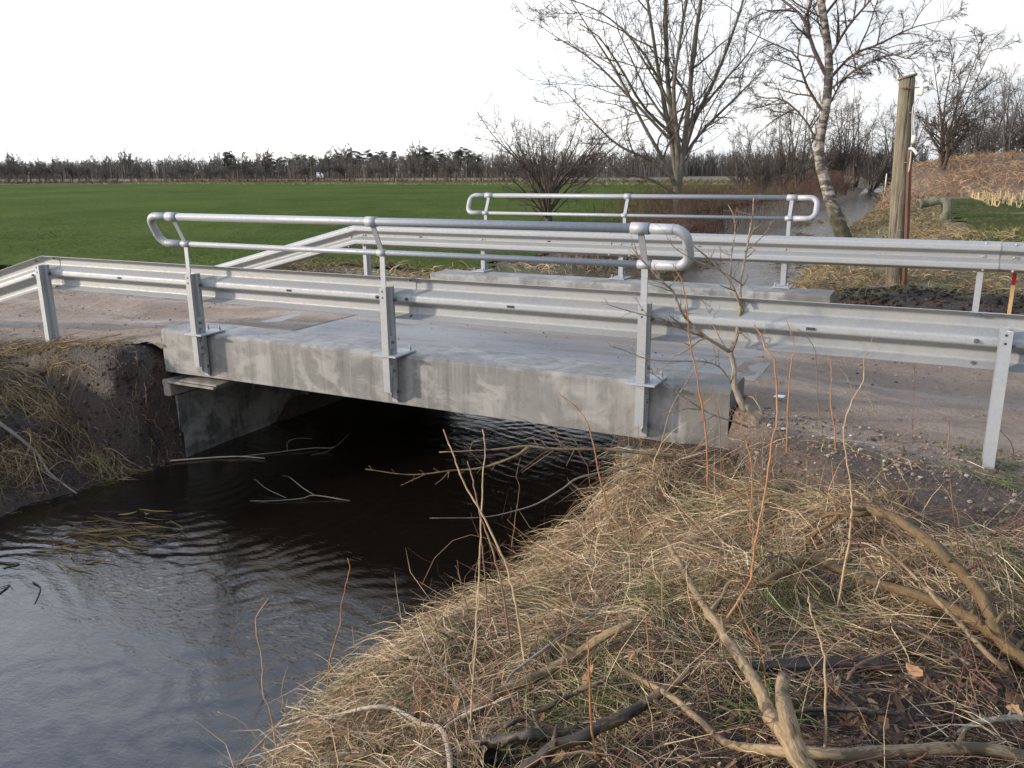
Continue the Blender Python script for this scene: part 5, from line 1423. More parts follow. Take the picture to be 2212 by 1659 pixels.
tw.build('twigs', MAT['sapling'], sap)['kind'] = 'stuff'

# ------------------------------------------------------------------ branches hanging over the water
def over(pix, Da, Db): return [pix_d(a, b, Da + (Db - Da)*k/(len(pix)-1)) for k, (a, b) in enumerate(pix)]
D0 = depth_of(pix_ground(1420, 990)) - .05
ob = thing('overhanging_branch', 'forked pale branch reaching left from the bank over the dark water', 'branch', pix_d(1420, 985, D0))
main = z6([(2150, 310), (1950, 290), (1700, 265), (1400, 265), (1220, 248), (1000, 270), (680, 285)])
fork = z6([(1235, 252), (1150, 310), (950, 380), (750, 400), (500, 425), (220, 390)])
g = np.random.default_rng(8); allc = []
for nm, L_, r0, r1, Da, Db in (('stem', main, .014, .0035, D0, D0 - .1), ('side_branch', fork, .0095, .0022, D0 - .07, D0 - .3)):
    C = cubic(over(L_, Da, Db), 34); rr = np.linspace(r0, r1, 34)*(1 + .07*g.normal(size=34)); MB().tube(C, rr, 8, jit=.1, rng=g).build(nm, MAT['log_pale'], ob); allc.append((C, rr))
for L_, r0 in ((z6([(1490, 268), (1340, 150), (1220, 90), (1110, 50)]), .0045), (z6([(1550, 258), (1500, 190), (1380, 155), (1215, 205)]), .004), (z6([(1390, 275), (1290, 345), (1195, 410)]), .004), (z6([(870, 275), (885, 225), (915, 218)]), .0025), (z6([(960, 375), (900, 310), (850, 265)]), .003), (z6([(740, 405), (700, 450), (655, 485)]), .003), (z6([(600, 420), (520, 455), (440, 492)]), .003), (z6([(1520, 270), (1490, 330), (1470, 370)]), .0025)):
    C = cubic(over(L_, D0 - .05, D0 - .12), 10); MB().tube(C, np.linspace(r0, .0015, 10), 6).build('twig', MAT['log_pale'], ob)
tw = MB()
for C, rr in allc:
    P1, R1 = grow(C[None], rr[None], 12, g, t0=.25, ang=(55, 12), ln=(.05, .03), K=4, up=.0, wig=.2, rr=.35, rmin=.0012)
    for k in range(len(P1)): tw.tube(P1[k], R1[k], 5)
tw.build('twigs', MAT['log_pale'], ob)['kind'] = 'stuff'
C = cubic(over(z6([(1900, 370), (1830, 385), (1560, 440), (1450, 510), (1300, 600), (1150, 650), (950, 690), (620, 695)]), D0 + .05, D0 - .55), 30)
o = MB().tube(C, np.linspace(.008, .002, 30), 7, jit=.1, rng=g).build('drooping_branch', MAT['stick_grey']); tag(o, 'thin grey branch drooping from the bank down to the water', 'branch')
# fallen branch on the left bank and twigs lying in the water
C = ground_path([(-20, 900), (45, 948), (83, 983), (104, 1018), (132, 1042), (166, 1066)], [.10, .10, .09, .07, .04, .0], 18)
lb_ = thing('fallen_branch', 'grey branch sliding down the left bank into the stream', 'branch', C[-1])
MB().tube(C, np.linspace(.017, .007, 18), 8, jit=.12, rng=g).build('stem', MAT['stick_grey'], lb_)
for L_ in ([(104, 1018), (125, 1000), (150, 993)], [(83, 983), (100, 985), (116, 997)], [(132, 1042), (110, 1030), (82, 1010)]):
    MB().tube(ground_path(L_, [.07, .09, .08], 8), np.linspace(.006, .002, 8), 6).build('side_branch', MAT['stick_grey'], lb_)
def floater(name, pix, r, mat, label, dz=.006, tw=()):
    P = cubic([pix_z(a, b, WATER_Z + d) for (a, b), d in zip(pix, np.broadcast_to(dz, (len(pix),)))], 14)
    t = thing(name, label, 'twig', P[0], 'twigs lying in the stream')
    MB().tube(P, np.linspace(r, r*.4, 14), 6).build('stem', mat, t)
    for L_, dd in tw:
        MB().tube(cubic([pix_z(a, b, WATER_Z + d) for (a, b), d in zip(L_, dd)], 8), np.linspace(r*.6, r*.25, 8), 5).build('side_twig', mat, t)
z5 = lambda L_: [(.347*a, 768 + .347*b) for a, b in L_]
floater('floating_twig', z5([(2180, 905), (1960, 870), (1880, 890), (1690, 905), (1560, 905)]), .006, MAT['stick_grey'], 'forked twig lying in the dark water below the edge beam', [.0, .03, .015, .01, .0], [(z5([(1960, 870), (1880, 820), (1800, 755), (1760, 750)]), [.03, .06, .10, .12]), (z5([(1780, 885), (1660, 830), (1600, 780), (1580, 770)]), [.01, .04, .09, .1])])
floater('floating_twig', z5([(1060, 655), (1250, 640), (1480, 628), (1650, 640)]), .010, MAT['root_white'], 'straight pale stick lying along the foot of the left abutment', .012)
floater('floating_twig', z5([(1500, 628), (1700, 605), (1950, 575), (2080, 570), (2180, 480)]), .006, MAT['stick_grey'], 'thin twig lying beside the left abutment in the shade', [.01, .01, .02, .04, .10], [(z5([(1790, 595), (1790, 540), (1850, 515), (1940, 517)]), [.02, .05, .07, .08]), (z5([(2080, 570), (2030, 600), (1940, 620)]), [.04, .03, .01])])
floater('floating_twig', z5([(20, 1325), (120, 1295), (0, 1300)]), .005, MAT['twig_dark'], 'dark looped twig afloat at the left edge of the water', .006)
floater('floating_twig', z5([(0, 1480), (55, 1430), (0, 1445)]), .005, MAT['twig_dark'], 'smaller dark twig afloat at the left edge below the looped one', .006)
floater('floating_twig', z5([(205, 1410), (250, 1440), (240, 1490), (215, 1545)]), .005, MAT['twig_dark'], 'dark crooked twig afloat in the bright water at lower left', .006)
# litter on the road
pb = pix_z(1683, 858, -.115) ; o = MB()
o.add([pb + np.array(v) for v in ((-.035, -.02, .004), (.03, -.025, .006), (.04, .02, .012), (-.03, .025, .004), (0, 0, .018))], [(0, 1, 4), (1, 2, 4), (2, 3, 4), (3, 0, 4)], False)
tag(o.build('paper_scrap', MAT['paper']), 'crumpled white paper scrap on the gravel behind the sapling', 'paper')
o = MB().tube([pix_ground(1670, 938, .02), pix_ground(1730, 935, .02)], .012, 6).build('wood_chip', MAT['log_pale']); tag(o, 'short pale piece of split wood on the gravel edge right of the sapling', 'wood chip')

# ------------------------------------------------------------------ ground cover
rng = np.random.default_rng(17)
def blades(name, pts, ln, az, el, droop, w, mat, label, cat, lay=.05, K=5, flat=.3, follow=True, minz=.004):
    """pts (N,2) roots; ln, az, el (N,) length, azimuth, start elevation; blades bend over and rest on the ground"""
    N = len(pts); s = np.linspace(0, 1, K)[None]
    c0 = np.cos(el)[:, None]; s0 = np.sin(el)[:, None]
    h = ln[:, None]*(s*s0 - droop[:, None]*s*s*.5)
    rr_ = ln[:, None]*(s*c0 + .35*s*s*s0)
    bend = rng.normal(0, .5, (N, 1))*s + rng.normal(0, .8, (N, 1))*s*s
    X = pts[:, :1] + rr_*np.cos(az[:, None] + bend); Y = pts[:, 1:] + rr_*np.sin(az[:, None] + bend)
    g0 = terrain(pts[:, 0], pts[:, 1])[:, None]
    gz = terrain(X.ravel(), Y.ravel()).reshape(X.shape) if follow else g0
    if follow: gz = np.where((Y > -.4) & (Y < 5.3) & (np.abs(X) > 2.5), np.maximum(gz, road_z(X, Y)), gz)
    if follow: gz = np.maximum(gz, WATER_Z - .01)
    base = g0 + h
    lay_ = rng.random((N, 1))*lay*s
    Z = np.maximum(base, gz + minz + lay_)
    Z[:, 0] = g0[:, 0] - .01
    ok = (Z.max(1) - Z.min(1)) < .95*ln + .02
    X, Y, Z, w = X[ok], Y[ok], Z[ok], w[ok]
    P = np.stack([X, Y, Z], -1)
    Wd = w[:, None]*np.interp(s, [0, .15, .7, 1], [.7, 1, .8, .12])
    V, q = batch_blades(P, Wd, rng, flat)
    return stuff(name, V, q, MAT[mat], label, cat)
U = lambda a, b, n: a + (b - a)*rng.random(n)
def scatter(n, x0, x1, y0, y1, dens):
    P = np.stack([U(x0, x1, n*3), U(y0, y1, n*3)], 1)
    return P[rng.random(len(P)) < dens(P[:, 0], P[:, 1])][:n]
# pale straw on the right bank
def dens_straw(x, y):
    wl, wr = shores(y); d = x - wr
    e = sst(-.02, .10, d)
    n = fbm(x*1.3, y*1.3, 201, 3)
    lit = sst(-.3, .3, (x - 2.4)*1.05 - 3.3 - y + .9*n)*sst(2.1, 2.6, x)          # leaf litter corner
    top = sst(-.72, -.35, y + .4*n)*(x > 2.4)
    return e*np.clip(.62 + .9*n + 1.5*fbm(x*3.1, y*3.1, 202, 2), .04, 1)*(1 - (y > -.12)*(x > 1.55))*(1 - .88*lit)*(1 - .93*top)
p = scatter(33000, .95, 5.4, -4.2, .05, dens_straw); n = len(p)
swirl = np.pi + 3.6*fbm(p[:, 0]*1.9, p[:, 1]*1.9, 203, 3) - .25
blades('dry_grass_mat', p, U(.10, .46, n), swirl + rng.normal(0, .85, n), U(.05, .8, n), U(1.0, 2.6, n), U(.0007, .0020, n), 'straw', 'matted pale dry grass covering the right bank', 'grass', .06, K=4)
p = scatter(700, .95, 5.2, -4.2, -.3, dens_straw); n = len(p)
blades('standing_stalks', p, U(.2, .55, n), rng.random(n)*6.28, U(.7, 1.5, n), U(.1, .9, n), U(.0009, .0018, n), 'straw', 'thin dry stalks standing up out of the straw', 'stalks', .03)
p = scatter(14000, .95, 5.4, -4.2, -.2, dens_straw); n = len(p)
blades('dark_grass_mat', p, U(.08, .3, n), rng.random(n)*6.28, U(.05, .5, n), U(1, 2, n), U(.0007, .0020, n), 'straw_dark', 'dark rotting grass stalks under the straw', 'grass', .03, K=4)
p = scatter(650, 1.1, 5.2, -4.2, -.4, dens_straw); n = len(p)
blades('broken_stalks', p, U(.12, .42, n), rng.random(n)*6.28, U(.02, .5, n), U(.2, .9, n), U(.0015, .0028, n), 'straw', 'broad broken pale stalks lying on the straw', 'stalks', .06, K=3)
c_ = scatter(170, 1.25, 5.2, -4.2, -.45, dens_straw); m_ = 50
p = np.repeat(c_, m_, 0) + rng.normal(0, .028, (len(c_)*m_, 2)); n = len(p)
az = np.repeat(np.pi + 2.2*fbm(c_[:, 0]*2, c_[:, 1]*2, 204, 2), m_) + rng.normal(0, .95, n)
blades('straw_tussocks', p, U(.16, .46, n), az, U(.45, 1.35, n), U(1.3, 2.8, n), U(.0008, .0022, n), 'straw', 'flopped tussocks of dry grass on the right bank', 'grass', .05, K=6)
# reddish bramble stems arching through the straw
p = scatter(170, 1.7, 5.0, -3.9, -.5, lambda x, y: np.clip(.5 + 1.2*fbm(x*1.4, y*1.4, 206, 2), .05, 1)); n = len(p); K = 8; s_ = np.linspace(0, 1, K)[None]
az = rng.random(n)*6.28; ln = U(.2, .75, n); h_ = ln*U(.15, .75, n); bd = rng.normal(0, 1.1, (n, 1))*s_
X = p[:, :1] + (ln[:, None]*s_)*np.cos(az[:, None] + bd) + .006*rng.normal(size=(n, K)); Y = p[:, 1:] + (ln[:, None]*s_)*np.sin(az[:, None] + bd) + .006*rng.normal(size=(n, K))
Z = np.maximum(terrain(p[:, 0], p[:, 1])[:, None] + h_[:, None]*np.sin(s_*U(1.4, 2.9, n)[:, None]), terrain(X.ravel(), Y.ravel()).reshape(X.shape) + .015)
Pb = np.stack([X, Y, Z], -1); Rb = U(.0012, .0030, n)[:, None]*np.linspace(1, .45, K)[None]
C1 = grow(Pb, Rb, 2, rng, t0=.3, ang=(50, 15), ln=(.3, .1), K=4, up=.05, wig=.15, rr=.6, rmin=.0008)
V, q = join([batch_tubes(Pb, Rb, 5), batch_tubes(*C1, 4)])
stuff('bramble_stems', V, q, MAT['bramble_red'], 'thin reddish bramble stems arching through the straw', 'brambles', smooth=True)
# tussock fringe hanging to the water
def dens_fr(x, y): wl, wr = shores(y); d = x - wr; return np.exp(-((d - .12)/.15)**2)*np.clip(.7 + 1.4*fbm(x*2, y*2, 205, 2), 0, 1)
p = scatter(6000, .9, 2.1, -4.2, .1, dens_fr); n = len(p)
blades('fringe_grass', p, U(.08, .24, n), np.pi + rng.normal(0, .9, n), U(.4, 1.4, n), U(1.6, 3.4, n), U(.0012, .0026, n), 'straw', 'dry grass hanging over the right water edge', 'grass', .05)
# green tufts
tf = [pix_ground(a, b) for a, b in [(1850, 1330), (1790, 1350), (2190, 1230), (2150, 1030), (1420, 1120), (1250, 1110), (1480, 1290), (1530, 1420), (1340, 1500), (2120, 1090), (1000, 1400), (1150, 1180), (1060, 1320), (900, 1580), (1650, 1560), (1690, 1270), (1980, 1180)]]
pp_ = []; 
for c in tf:
    m_ = 120; pp_.append(np.stack([c[0] + rng.normal(0, .09, m_), c[1] + rng.normal(0, .09, m_)], 1))
p = np.concatenate(pp_); n = len(p)
blades('green_grass', p, U(.07, .2, n), rng.random(n)*6.28, U(.4, 1.4, n), U(.5, 1.6, n), U(.0012, .0022, n), 'green', 'fresh green grass tufts in the straw', 'grass', .03)
# thin curly root hairs and wiry stems at lower left
p = scatter(1100, 1.2, 3.2, -4.0, -2.2, lambda x, y: .2 + .8*(x < 2.2)); n = len(p)
blades('wiry_roots', p, U(.12, .34, n), rng.random(n)*6.28, U(.2, 1.1, n), U(.6, 1.6, n), U(.0008, .0016, n), 'straw', 'pale wiry stems tangled at the lower left of the bank', 'stems', .07, K=7)

# dead leaves: the large ones singly, the rest as litter
def leaf_outline():
    t = np.linspace(0, 1, 8); w = np.sin(np.pi*t**.8)*np.array([.3, .36, .27, .38, .28, .36, .30, .3])*(.6 + .5*t)
    up_ = np.stack([t*1.5 - .75, w], 1); dn = np.stack([t*1.5 - .75, -w*.95], 1)[::-1][1:-1]
    return np.concatenate([up_, dn])
LO = leaf_outline()
def leaf_batch(C, S, az, tilt):
    N = len(C); k = len(LO)
    curl = U(.2, 1.1, N)
    loc = LO[None]*S[:, None, None]
    zz = curl[:, None]*S[:, None]*(LO[None, :, 1]**2*1.6 + .5*LO[None, :, 0]**2*rng.choice([-1, 1], N)[:, None]) + .03*S[:, None]*rng.normal(size=(N, k))
    c, s = np.cos(az)[:, None], np.sin(az)[:, None]
    x = loc[..., 0]*c - loc[..., 1]*s; y = loc[..., 0]*s + loc[..., 1]*c
    z = zz + x*tilt[:, :1] + y*tilt[:, 1:]
    V = np.stack([x, y, z], -1) + C[:, None]
    ctr = C[:, None] + 0
    V = np.concatenate([ctr, V], 1)
    idx = np.arange(k); f = np.stack([np.zeros(k, int), 1 + idx, 1 + (idx + 1) % k], 1)
    F = (f[None] + (np.arange(N)*(k+1))[:, None, None]).reshape(-1, 3)
    return V.reshape(-1, 3), F
def dens_leaf(x, y):
    n_ = fbm(x*1.3, y*1.3, 201, 3)
    wl, wr = shores(y)
    return (x - wr > .25)*np.clip(.10 + 1.0*sst(-.4, .3, (x - 2.4)*1.05 - 3.3 - y + .9*n_)*sst(2.0, 2.5, x), 0, 1)*(y < -.7)
p = scatter(7500, 1.4, 5.2, -4.2, -.7, dens_leaf); n = len(p)
Cn = np.stack([p[:, 0], p[:, 1], terrain(p[:, 0], p[:, 1]) + U(.008, .045, n)], 1)
V, F = leaf_batch(Cn, U(.018, .045, n), rng.random(n)*6.28, rng.normal(0, .45, (n, 2)))
stuff('leaf_litter', V, F, MAT['leaf'], 'brown dead leaf litter under the branches at bottom right', 'leaves', tris=True)
big_leaves = [(1268, 1462, .075, 'pale upright dead leaf left of the pale cut branch'), (1365, 1412, .06, 'orange-brown dead leaf near the mossy log end'), (1975, 1452, .085, 'large pale curled dead leaf below the green tuft at right'), (1480, 1640, .07, 'rust-brown dead leaf at the bottom edge, centre right'), (1885, 1322, .07, 'orange dead oak leaf lying on the green tuft'),
              (1640, 1535, .06, 'flat reddish dead leaf beside the forked branch foot'), (1830, 1375, .055, 'dead leaf on edge above the black board'), (1645, 1345, .06, 'orange dead leaf in the straw left of the green tuft'), (2110, 1545, .06, 'brown dead leaf right of the smooth brown stick'), (840, 1655, .06, 'orange dead leaf at the bottom left edge'), (985, 1520, .06, 'pale dead leaf above the bleached root'), (2180, 1500, .06, 'red-brown dead leaf at the right edge near the bottom'), (1700, 1610, .06, 'dead leaf lying by the bottom pole under the forked branch')]
for k, (a, b, s_, lab) in enumerate(big_leaves):
    c = pix_ground(a, b, .05)
    V, F = leaf_batch(np.array([[0., 0., 0.]]), np.array([s_*.75]), np.array([rng.random()*6.28]), rng.normal(0, .5, (1, 2)))
    o = link('dead_leaf', np_mesh('dead_leaf', V, tris=F), MAT['leaf_big'], None, c); tag(o, lab, 'leaf', 'large dead leaves on the bank')
# loose twigs in the litter
n = 1100; p = scatter(n, 1.6, 5.0, -4.2, -.9, lambda x, y: .25 + dens_leaf(x, y)); n = len(p)
az = rng.random(n)*6.28; ln = U(.08, .45, n); K = 5; s = np.linspace(-.5, .5, K)[None]
X = p[:, :1] + ln[:, None]*s*np.cos(az)[:, None] + .01*rng.normal(size=(n, K)); Y = p[:, 1:] + ln[:, None]*s*np.sin(az)[:, None] + .01*rng.normal(size=(n, K))
Z = terrain(X.ravel(), Y.ravel()).reshape(X.shape) + U(.02, .07, n)[:, None]
V, q = batch_tubes(np.stack([X, Y, Z], -1), U(.0012, .004, n)[:, None]*np.linspace(1.1, .6, K)[None], 5)
stuff('twig_litter', V, q, MAT['bramble'], 'small brown twigs strewn through the leaf litter', 'twigs', smooth=True)

# left bank: tufts hanging over dark soil, mossy grass on top
def dens_l(x, y): wl, wr = shores(y); d = wl - x; return np.clip(.9*sst(.75, 1.2, d) + .12*(fbm(x*3, y*3, 207, 2) > .12), 0, 1)*(d > .02)*(1 - sst(-1.3, -.8, y)*sst(-3.9, -3.35, x))*(1 - .9*sst(-.32, -.05, y))
p = scatter(12000, -6.2, -2.6, -3.2, .25, dens_l); n = len(p)
blades('left_bank_grass', p, U(.05, .20, n), rng.random(n)*6.28, U(.2, 1.2, n), U(.9, 2.2, n), U(.0012, .0028, n), 'straw_dark', 'yellow-green rough grass on top of the left bank', 'grass', .05, K=4)
tl = [pix_ground(a, b) for a, b in [(150, 900), (60, 880), (110, 860), (165, 910), (20, 850), (255, 1000), (205, 985), (60, 960), (20, 990), (60, 778), (120, 775), (185, 770), (30, 800), (100, 812), (150, 835), (235, 790), (70, 840), (10, 770), (200, 830)]]
pp_ = [np.stack([c[0] + rng.normal(0, .06, 120), c[1] + rng.normal(0, .07, 120)], 1) for c in tl]; p = np.concatenate(pp_); n = len(p)
blades('hanging_tufts', p, U(.16, .42, n), rng.normal(-.2, .5, n), U(.2, .9, n), U(1.8, 3.2, n), U(.0010, .0024, n), 'straw_far', 'straw-coloured grass tufts hanging down the left bank', 'grass', .06, K=7)
p = scatter(420, -4.2, -2.7, -2.6, -.1, lambda x, y: np.clip(.3 + 2*fbm(x*3, y*3, 209, 2), 0, 1)); n = len(p)
blades('left_bank_roots', p, U(.06, .30, n), rng.normal(-.3, 1.3, n), U(.1, 1.0, n), U(.8, 2.0, n), U(.0010, .0024, n), 'straw_dark', 'dark roots and stalks hanging from the left bank soil', 'roots', .09, K=7)
# floating reed leaves
n = 110; c0 = pix_z(215, 1170, WATER_Z); az = rng.normal(.25, .35, n); ln = U(.06, .34, n); s = np.linspace(-.5, .5, 5)[None]
cx = c0[0] + rng.normal(0, .20, n) ; cy = c0[1] + rng.normal(0, .22, n)
X = cx[:, None] + ln[:, None]*s*np.cos(az)[:, None]; Y = cy[:, None] + ln[:, None]*s*np.sin(az)[:, None] + .02*s*s
Z = np.full_like(X, WATER_Z + .004) + U(0, .012, n)[:, None] + (U(-.02, .05, n)[:, None]*np.maximum(s, 0))
V, q = batch_blades(np.stack([X, Y, Z], -1), U(.002, .006, n)[:, None]*np.array([.3, 1, 1, .8, .1])[None], rng, .97)
stuff('floating_reeds', V, q, MAT['straw_dark'], 'broken reed leaves drifting on the water near the left bank', 'reeds')

# points on the ground surface itself, steep faces included
def surf_points(n, reg):
    q_ = np.zeros(len(ground.data.polygons)*4, np.int32); ground.data.loops.foreach_get('vertex_index', q_); q_ = q_.reshape(-1, 4)
    c = GV[q_].mean(1); k = (c[:, 0] > reg[0]) & (c[:, 0] < reg[1]) & (c[:, 1] > reg[2]) & (c[:, 1] < reg[3]) & (c[:, 2] > WATER_Z - .02)
    Q = GV[q_[k]]; nn = np.cross(Q[:, 2] - Q[:, 0], Q[:, 3] - Q[:, 1]); ar = np.linalg.norm(nn, axis=1)
    i_ = rng.choice(len(Q), n, p=ar/ar.sum()); u, v = rng.random((n, 1)), rng.random((n, 1))
    P = (Q[i_, 0]*(1-u) + Q[i_, 1]*u)*(1-v) + (Q[i_, 3]*(1-u) + Q[i_, 2]*u)*v
    N_ = nn[i_]/(ar[i_][:, None] + 1e-12); return P, N_*np.sign(N_[:, 2:3] + 1e-9)
Pc, Nc = surf_points(9000, (-4.7, -2.4, -2.9, .14))
kk = (fbm(Pc[:, 0]*2.2 + Pc[:, 2]*3, Pc[:, 1]*2.2, 219, 3) + .5) > rng.random(len(Pc))*.9; Pc, Nc = Pc[kk], Nc[kk]; n = len(Pc)
sz = .004*(.030/.004)**(rng.random(n)**1.7)
V, f = batch_lumps(Pc - Nc*sz[:, None]*.2, np.stack([sz, sz*U(.6, 1, n), sz*U(.5, .9, n)], 1), rng)
stuff('left_soil_clods', V, f, MAT['clod'], 'dark crumbly soil on the left bank', 'soil', tris=True)
Pc, Nc = surf_points(900, (-4.2, -2.45, -2.6, .12)); n = len(Pc)                     # hair roots hanging out of the soil
az = rng.random(n)*6.28; ln = U(.05, .30, n); s_ = np.linspace(0, 1, 6)[None]
X = Pc[:, :1] + (Nc[:, :1]*.10 + .35*np.cos(az)[:, None])*ln[:, None]*s_ + .012*rng.normal(size=(n, 6))*s_
Y = Pc[:, 1:2] + (Nc[:, 1:2]*.10 + .35*np.sin(az)[:, None])*ln[:, None]*s_ + .012*rng.normal(size=(n, 6))*s_
X = X + .05*s_*(1 - .5*s_)
Z = np.maximum(Pc[:, 2:] + ln[:, None]*(.25*s_ - .9*s_*s_), WATER_Z + .002)
V, q = batch_tubes(np.stack([X, Y, Z], -1), U(.0006, .0018, n)[:, None]*np.linspace(1, .4, 6)[None], 3)
stuff('hair_roots', V, q, MAT['reed'], 'fine roots hanging out of the left bank soil', 'roots')
# weed and reed stubs on the far stream
p = scatter(2200, -2.6, 1.0, 7.5, 40, lambda x, y: (x > shores(y)[0] + .15)*(x < shores(y)[1] - .1)*np.clip(2.4*fbm(x*.9, y*.35, 241, 3), 0, 1)); n = len(p)
az = rng.random(n)*6.28; ln = U(.08, .35, n); s_ = np.linspace(0, 1, 3)[None]
X = p[:, :1] + ln[:, None]*s_*np.cos(az)[:, None]; Y = p[:, 1:] + ln[:, None]*s_*np.sin(az)[:, None]
Z = WATER_Z + .006 + ln[:, None]*U(.0, .35, n)[:, None]*s_*(1.3 - s_)
V, q = batch_blades(np.stack([X, Y, Z], -1), U(.004, .010, n)[:, None]*np.array([1, .8, .2])[None], rng, .5)
stuff('stream_weed', V, q, MAT['straw_dark'], 'dark weed and reed stubs scattered over the far stream', 'water weed')
# stones and soil clods
def stones(name, p, smin, smax, mat, label, cat, z=None, sink=.3):
    n = len(p); s = smin*(smax/smin)**(rng.random(n)**2.2)
    zz = (terrain(p[:, 0], p[:, 1]) if z is None else z(p[:, 0], p[:, 1])) + s*(.5 - sink)
    S = np.stack([s, s*U(.6, 1, n), s*U(.45, .8, n)], 1)
    V, f = batch_lumps(np.stack([p[:, 0], p[:, 1], zz], 1), S, rng)
    return stuff(name, V, f, MAT[mat], label, cat, tris=True)
zg = lambda x, y: np.maximum(terrain(x, y), np.where((y > -1.1) & (y < 5.6), road_z(x, y), -9))
p = scatter(3800, -8, 6, -.5, 5.2, lambda x, y: (np.abs(x) > 2.65)*np.clip(.35 + 1.6*fbm(x*1.2, y*1.8, 211, 3) + .4*(y < .4), .03, 1))
stones('road_gravel', p, .004, .016, 'pebble', 'loose gravel on the track', 'gravel', zg)
p = scatter(2600, 2.55, 5.5, -1.0, .25, lambda x, y: np.clip(.6 + fbm(x*2, y*2, 213, 2), 0, 1)*(1 - .6*sst(.0, -.9, y)))
stones('roadside_pebbles', p, .004, .019, 'pebble', 'pebbles along the road edge by the right end post', 'gravel', zg, .2)
p = scatter(220, -1.8, 2.5, .5, 4.5, lambda x, y: .6*np.ones_like(x))
stones('deck_crumbs', p, .003, .011, 'clod', 'small crumbs of soil on the bridge deck', 'soil', lambda x, y: np.full_like(x, -.131), .1)
p = scatter(4200, 2.5, 6.5, 4.7, 7.4, lambda x, y: np.clip(.6 + 1.3*fbm(x*1.3, y*1.3, 219, 2), .1, 1)*sst(4.8, 5.2, y)*(1 - sst(6.3, 7.2, y)))
stones('dug_soil', p, .008, .045, 'clod', 'freshly dug black soil beyond the far guardrail at right', 'soil', zg, .25)
p = scatter(1400, -7, -2.5, 4.9, 6.6, lambda x, y: np.clip(.5 + 1.3*fbm(x*1.3, y*1.3, 221, 2), .05, 1))
stones('far_soil_clods', p, .008, .045, 'clod', 'dug soil behind the left part of the far guardrail', 'soil', zg, .25)

# rough grass beyond the bridge
def dens_r(x, y): wl, wr = shores(y); return (x - wr > .05)*np.clip(.5 + 1.2*fbm(x*.9, y*.9, 223, 2), .05, 1)*sst(6.0, 7.0, y + .7*(x < 2.4))*(1 - .7*sst(4.0, 4.6, x))
p = scatter(9000, .3, 5.5, 5.1, 19, dens_r); n = len(p)
blades('stream_edge_grass', p, U(.15, .50, n), rng.random(n)*6.28, U(.5, 1.45, n), U(.7, 2.2, n), U(.003, .006, n), 'straw_far', 'long pale grass on the far right bank around the wooden pole', 'grass', .06)
def dens_r2(x, y): wl, wr = shores(y); d = np.where(x > 0, x - wr, wl - x); return (d > .03)*(d < 4.5)
p = scatter(7000, -.9, 3.6, 18, 46, dens_r2); n = len(p)
blades('right_bank_grass', p, U(.10, .28, n), rng.random(n)*6.28, U(.6, 1.45, n), U(.6, 1.8, n), U(.006, .012, n), 'straw_dark', 'brownish rough grass on the far right stream bank', 'grass', .06, K=4)
p = scatter(6500, -8, -2.5, 5.2, 9.5, lambda x, y: np.clip(.5 + 1.2*fbm(x*.9, y*.9, 225, 2), .03, 1)*sst(5.4, 6.4, y)); n = len(p)
blades('verge_grass', p, U(.10, .32, n), rng.random(n)*6.28, U(.5, 1.45, n), U(.6, 1.8, n), U(.002, .0045, n), 'straw_dark', 'rough verge grass between the far guardrail and the field', 'grass', .05)
p = scatter(3500, -4.6, -2.4, 5.0, 20, lambda x, y: np.clip(.4 + 1.5*fbm(x*.7, y*.7, 227, 2), .03, 1)); n = len(p)
blades('left_far_grass', p, U(.2, .55, n), rng.random(n)*6.28, U(.5, 1.4, n), U(.7, 2.0, n), U(.003, .007, n), 'straw', 'dry grass tussocks on the far left stream bank', 'grass', .05)
p = scatter(48000, -34, -4.7, 4.2, 32, lambda x, y: np.exp(-(y - 5)/9)*(y > np.interp(x, [-13, -8, -4.6], [4.6, 6.8, 8.5]) + .8*fbm(x, y, 105, 2))*np.clip(.55 + 1.4*fbm(x*.6, y*.6, 106, 3), .05, 1)); n = len(p)
blades('crop_blades', p, U(.07, .16, n), rng.random(n)*6.28, U(.7, 1.5, n), U(.3, 1.3, n), U(.003, .008, n), 'crop', 'young green crop blades in the near part of the field', 'crop', .02, K=3, follow=False)
p = scatter(9000, 3.8, 16, 8.8, 40, lambda x, y: np.exp(-(y - 8)/16)); n = len(p)
blades('field_grass', p, U(.07, .2, n), rng.random(n)*6.28, U(.6, 1.5, n), U(.3, 1.3, n), U(.004, .010, n), 'crop', 'green grass blades in the right-hand field', 'grass', .02, K=3, follow=False)
# ditch edge of the far field
p = scatter(7000, -150, -5, 75.4, 79, lambda x, y: np.ones_like(x)); n = len(p)
blades('ditch_grass', p, U(.3, .75, n), rng.random(n)*6.28, U(.9, 1.5, n), U(.3, 1.0, n), U(.02, .05, n), 'reed', 'brown rank grass along the far field ditch', 'grass', .02, K=3, follow=False)
p = scatter(6000, -190, -20, 97, 106, lambda x, y: np.ones_like(x)); n = len(p)
blades('windbreak_grass', p, U(.3, .9, n), rng.random(n)*6.28, U(.9, 1.5, n), U(.3, 1.0, n), U(.02, .06, n), 'bramble', 'brown undergrowth at the foot of the windbreak', 'grass', .02, K=3, follow=False)
# tawny rise at right
p = scatter(12500, -3, 26, 43, 72, lambda x, y: np.clip(.5 + 1.5*fbm(x*.3, y*.3, 229, 2), .1, 1)*(x > shores(y)[1] + .2)); n = len(p)
blades('tawny_grass', p, U(.4, 1.0, n), rng.random(n)*6.28, U(.7, 1.45, n), U(.4, 1.4, n), U(.008, .018, n), 'reed', 'tawny reed grass covering the rise at right', 'grass', .05, K=4, follow=False)
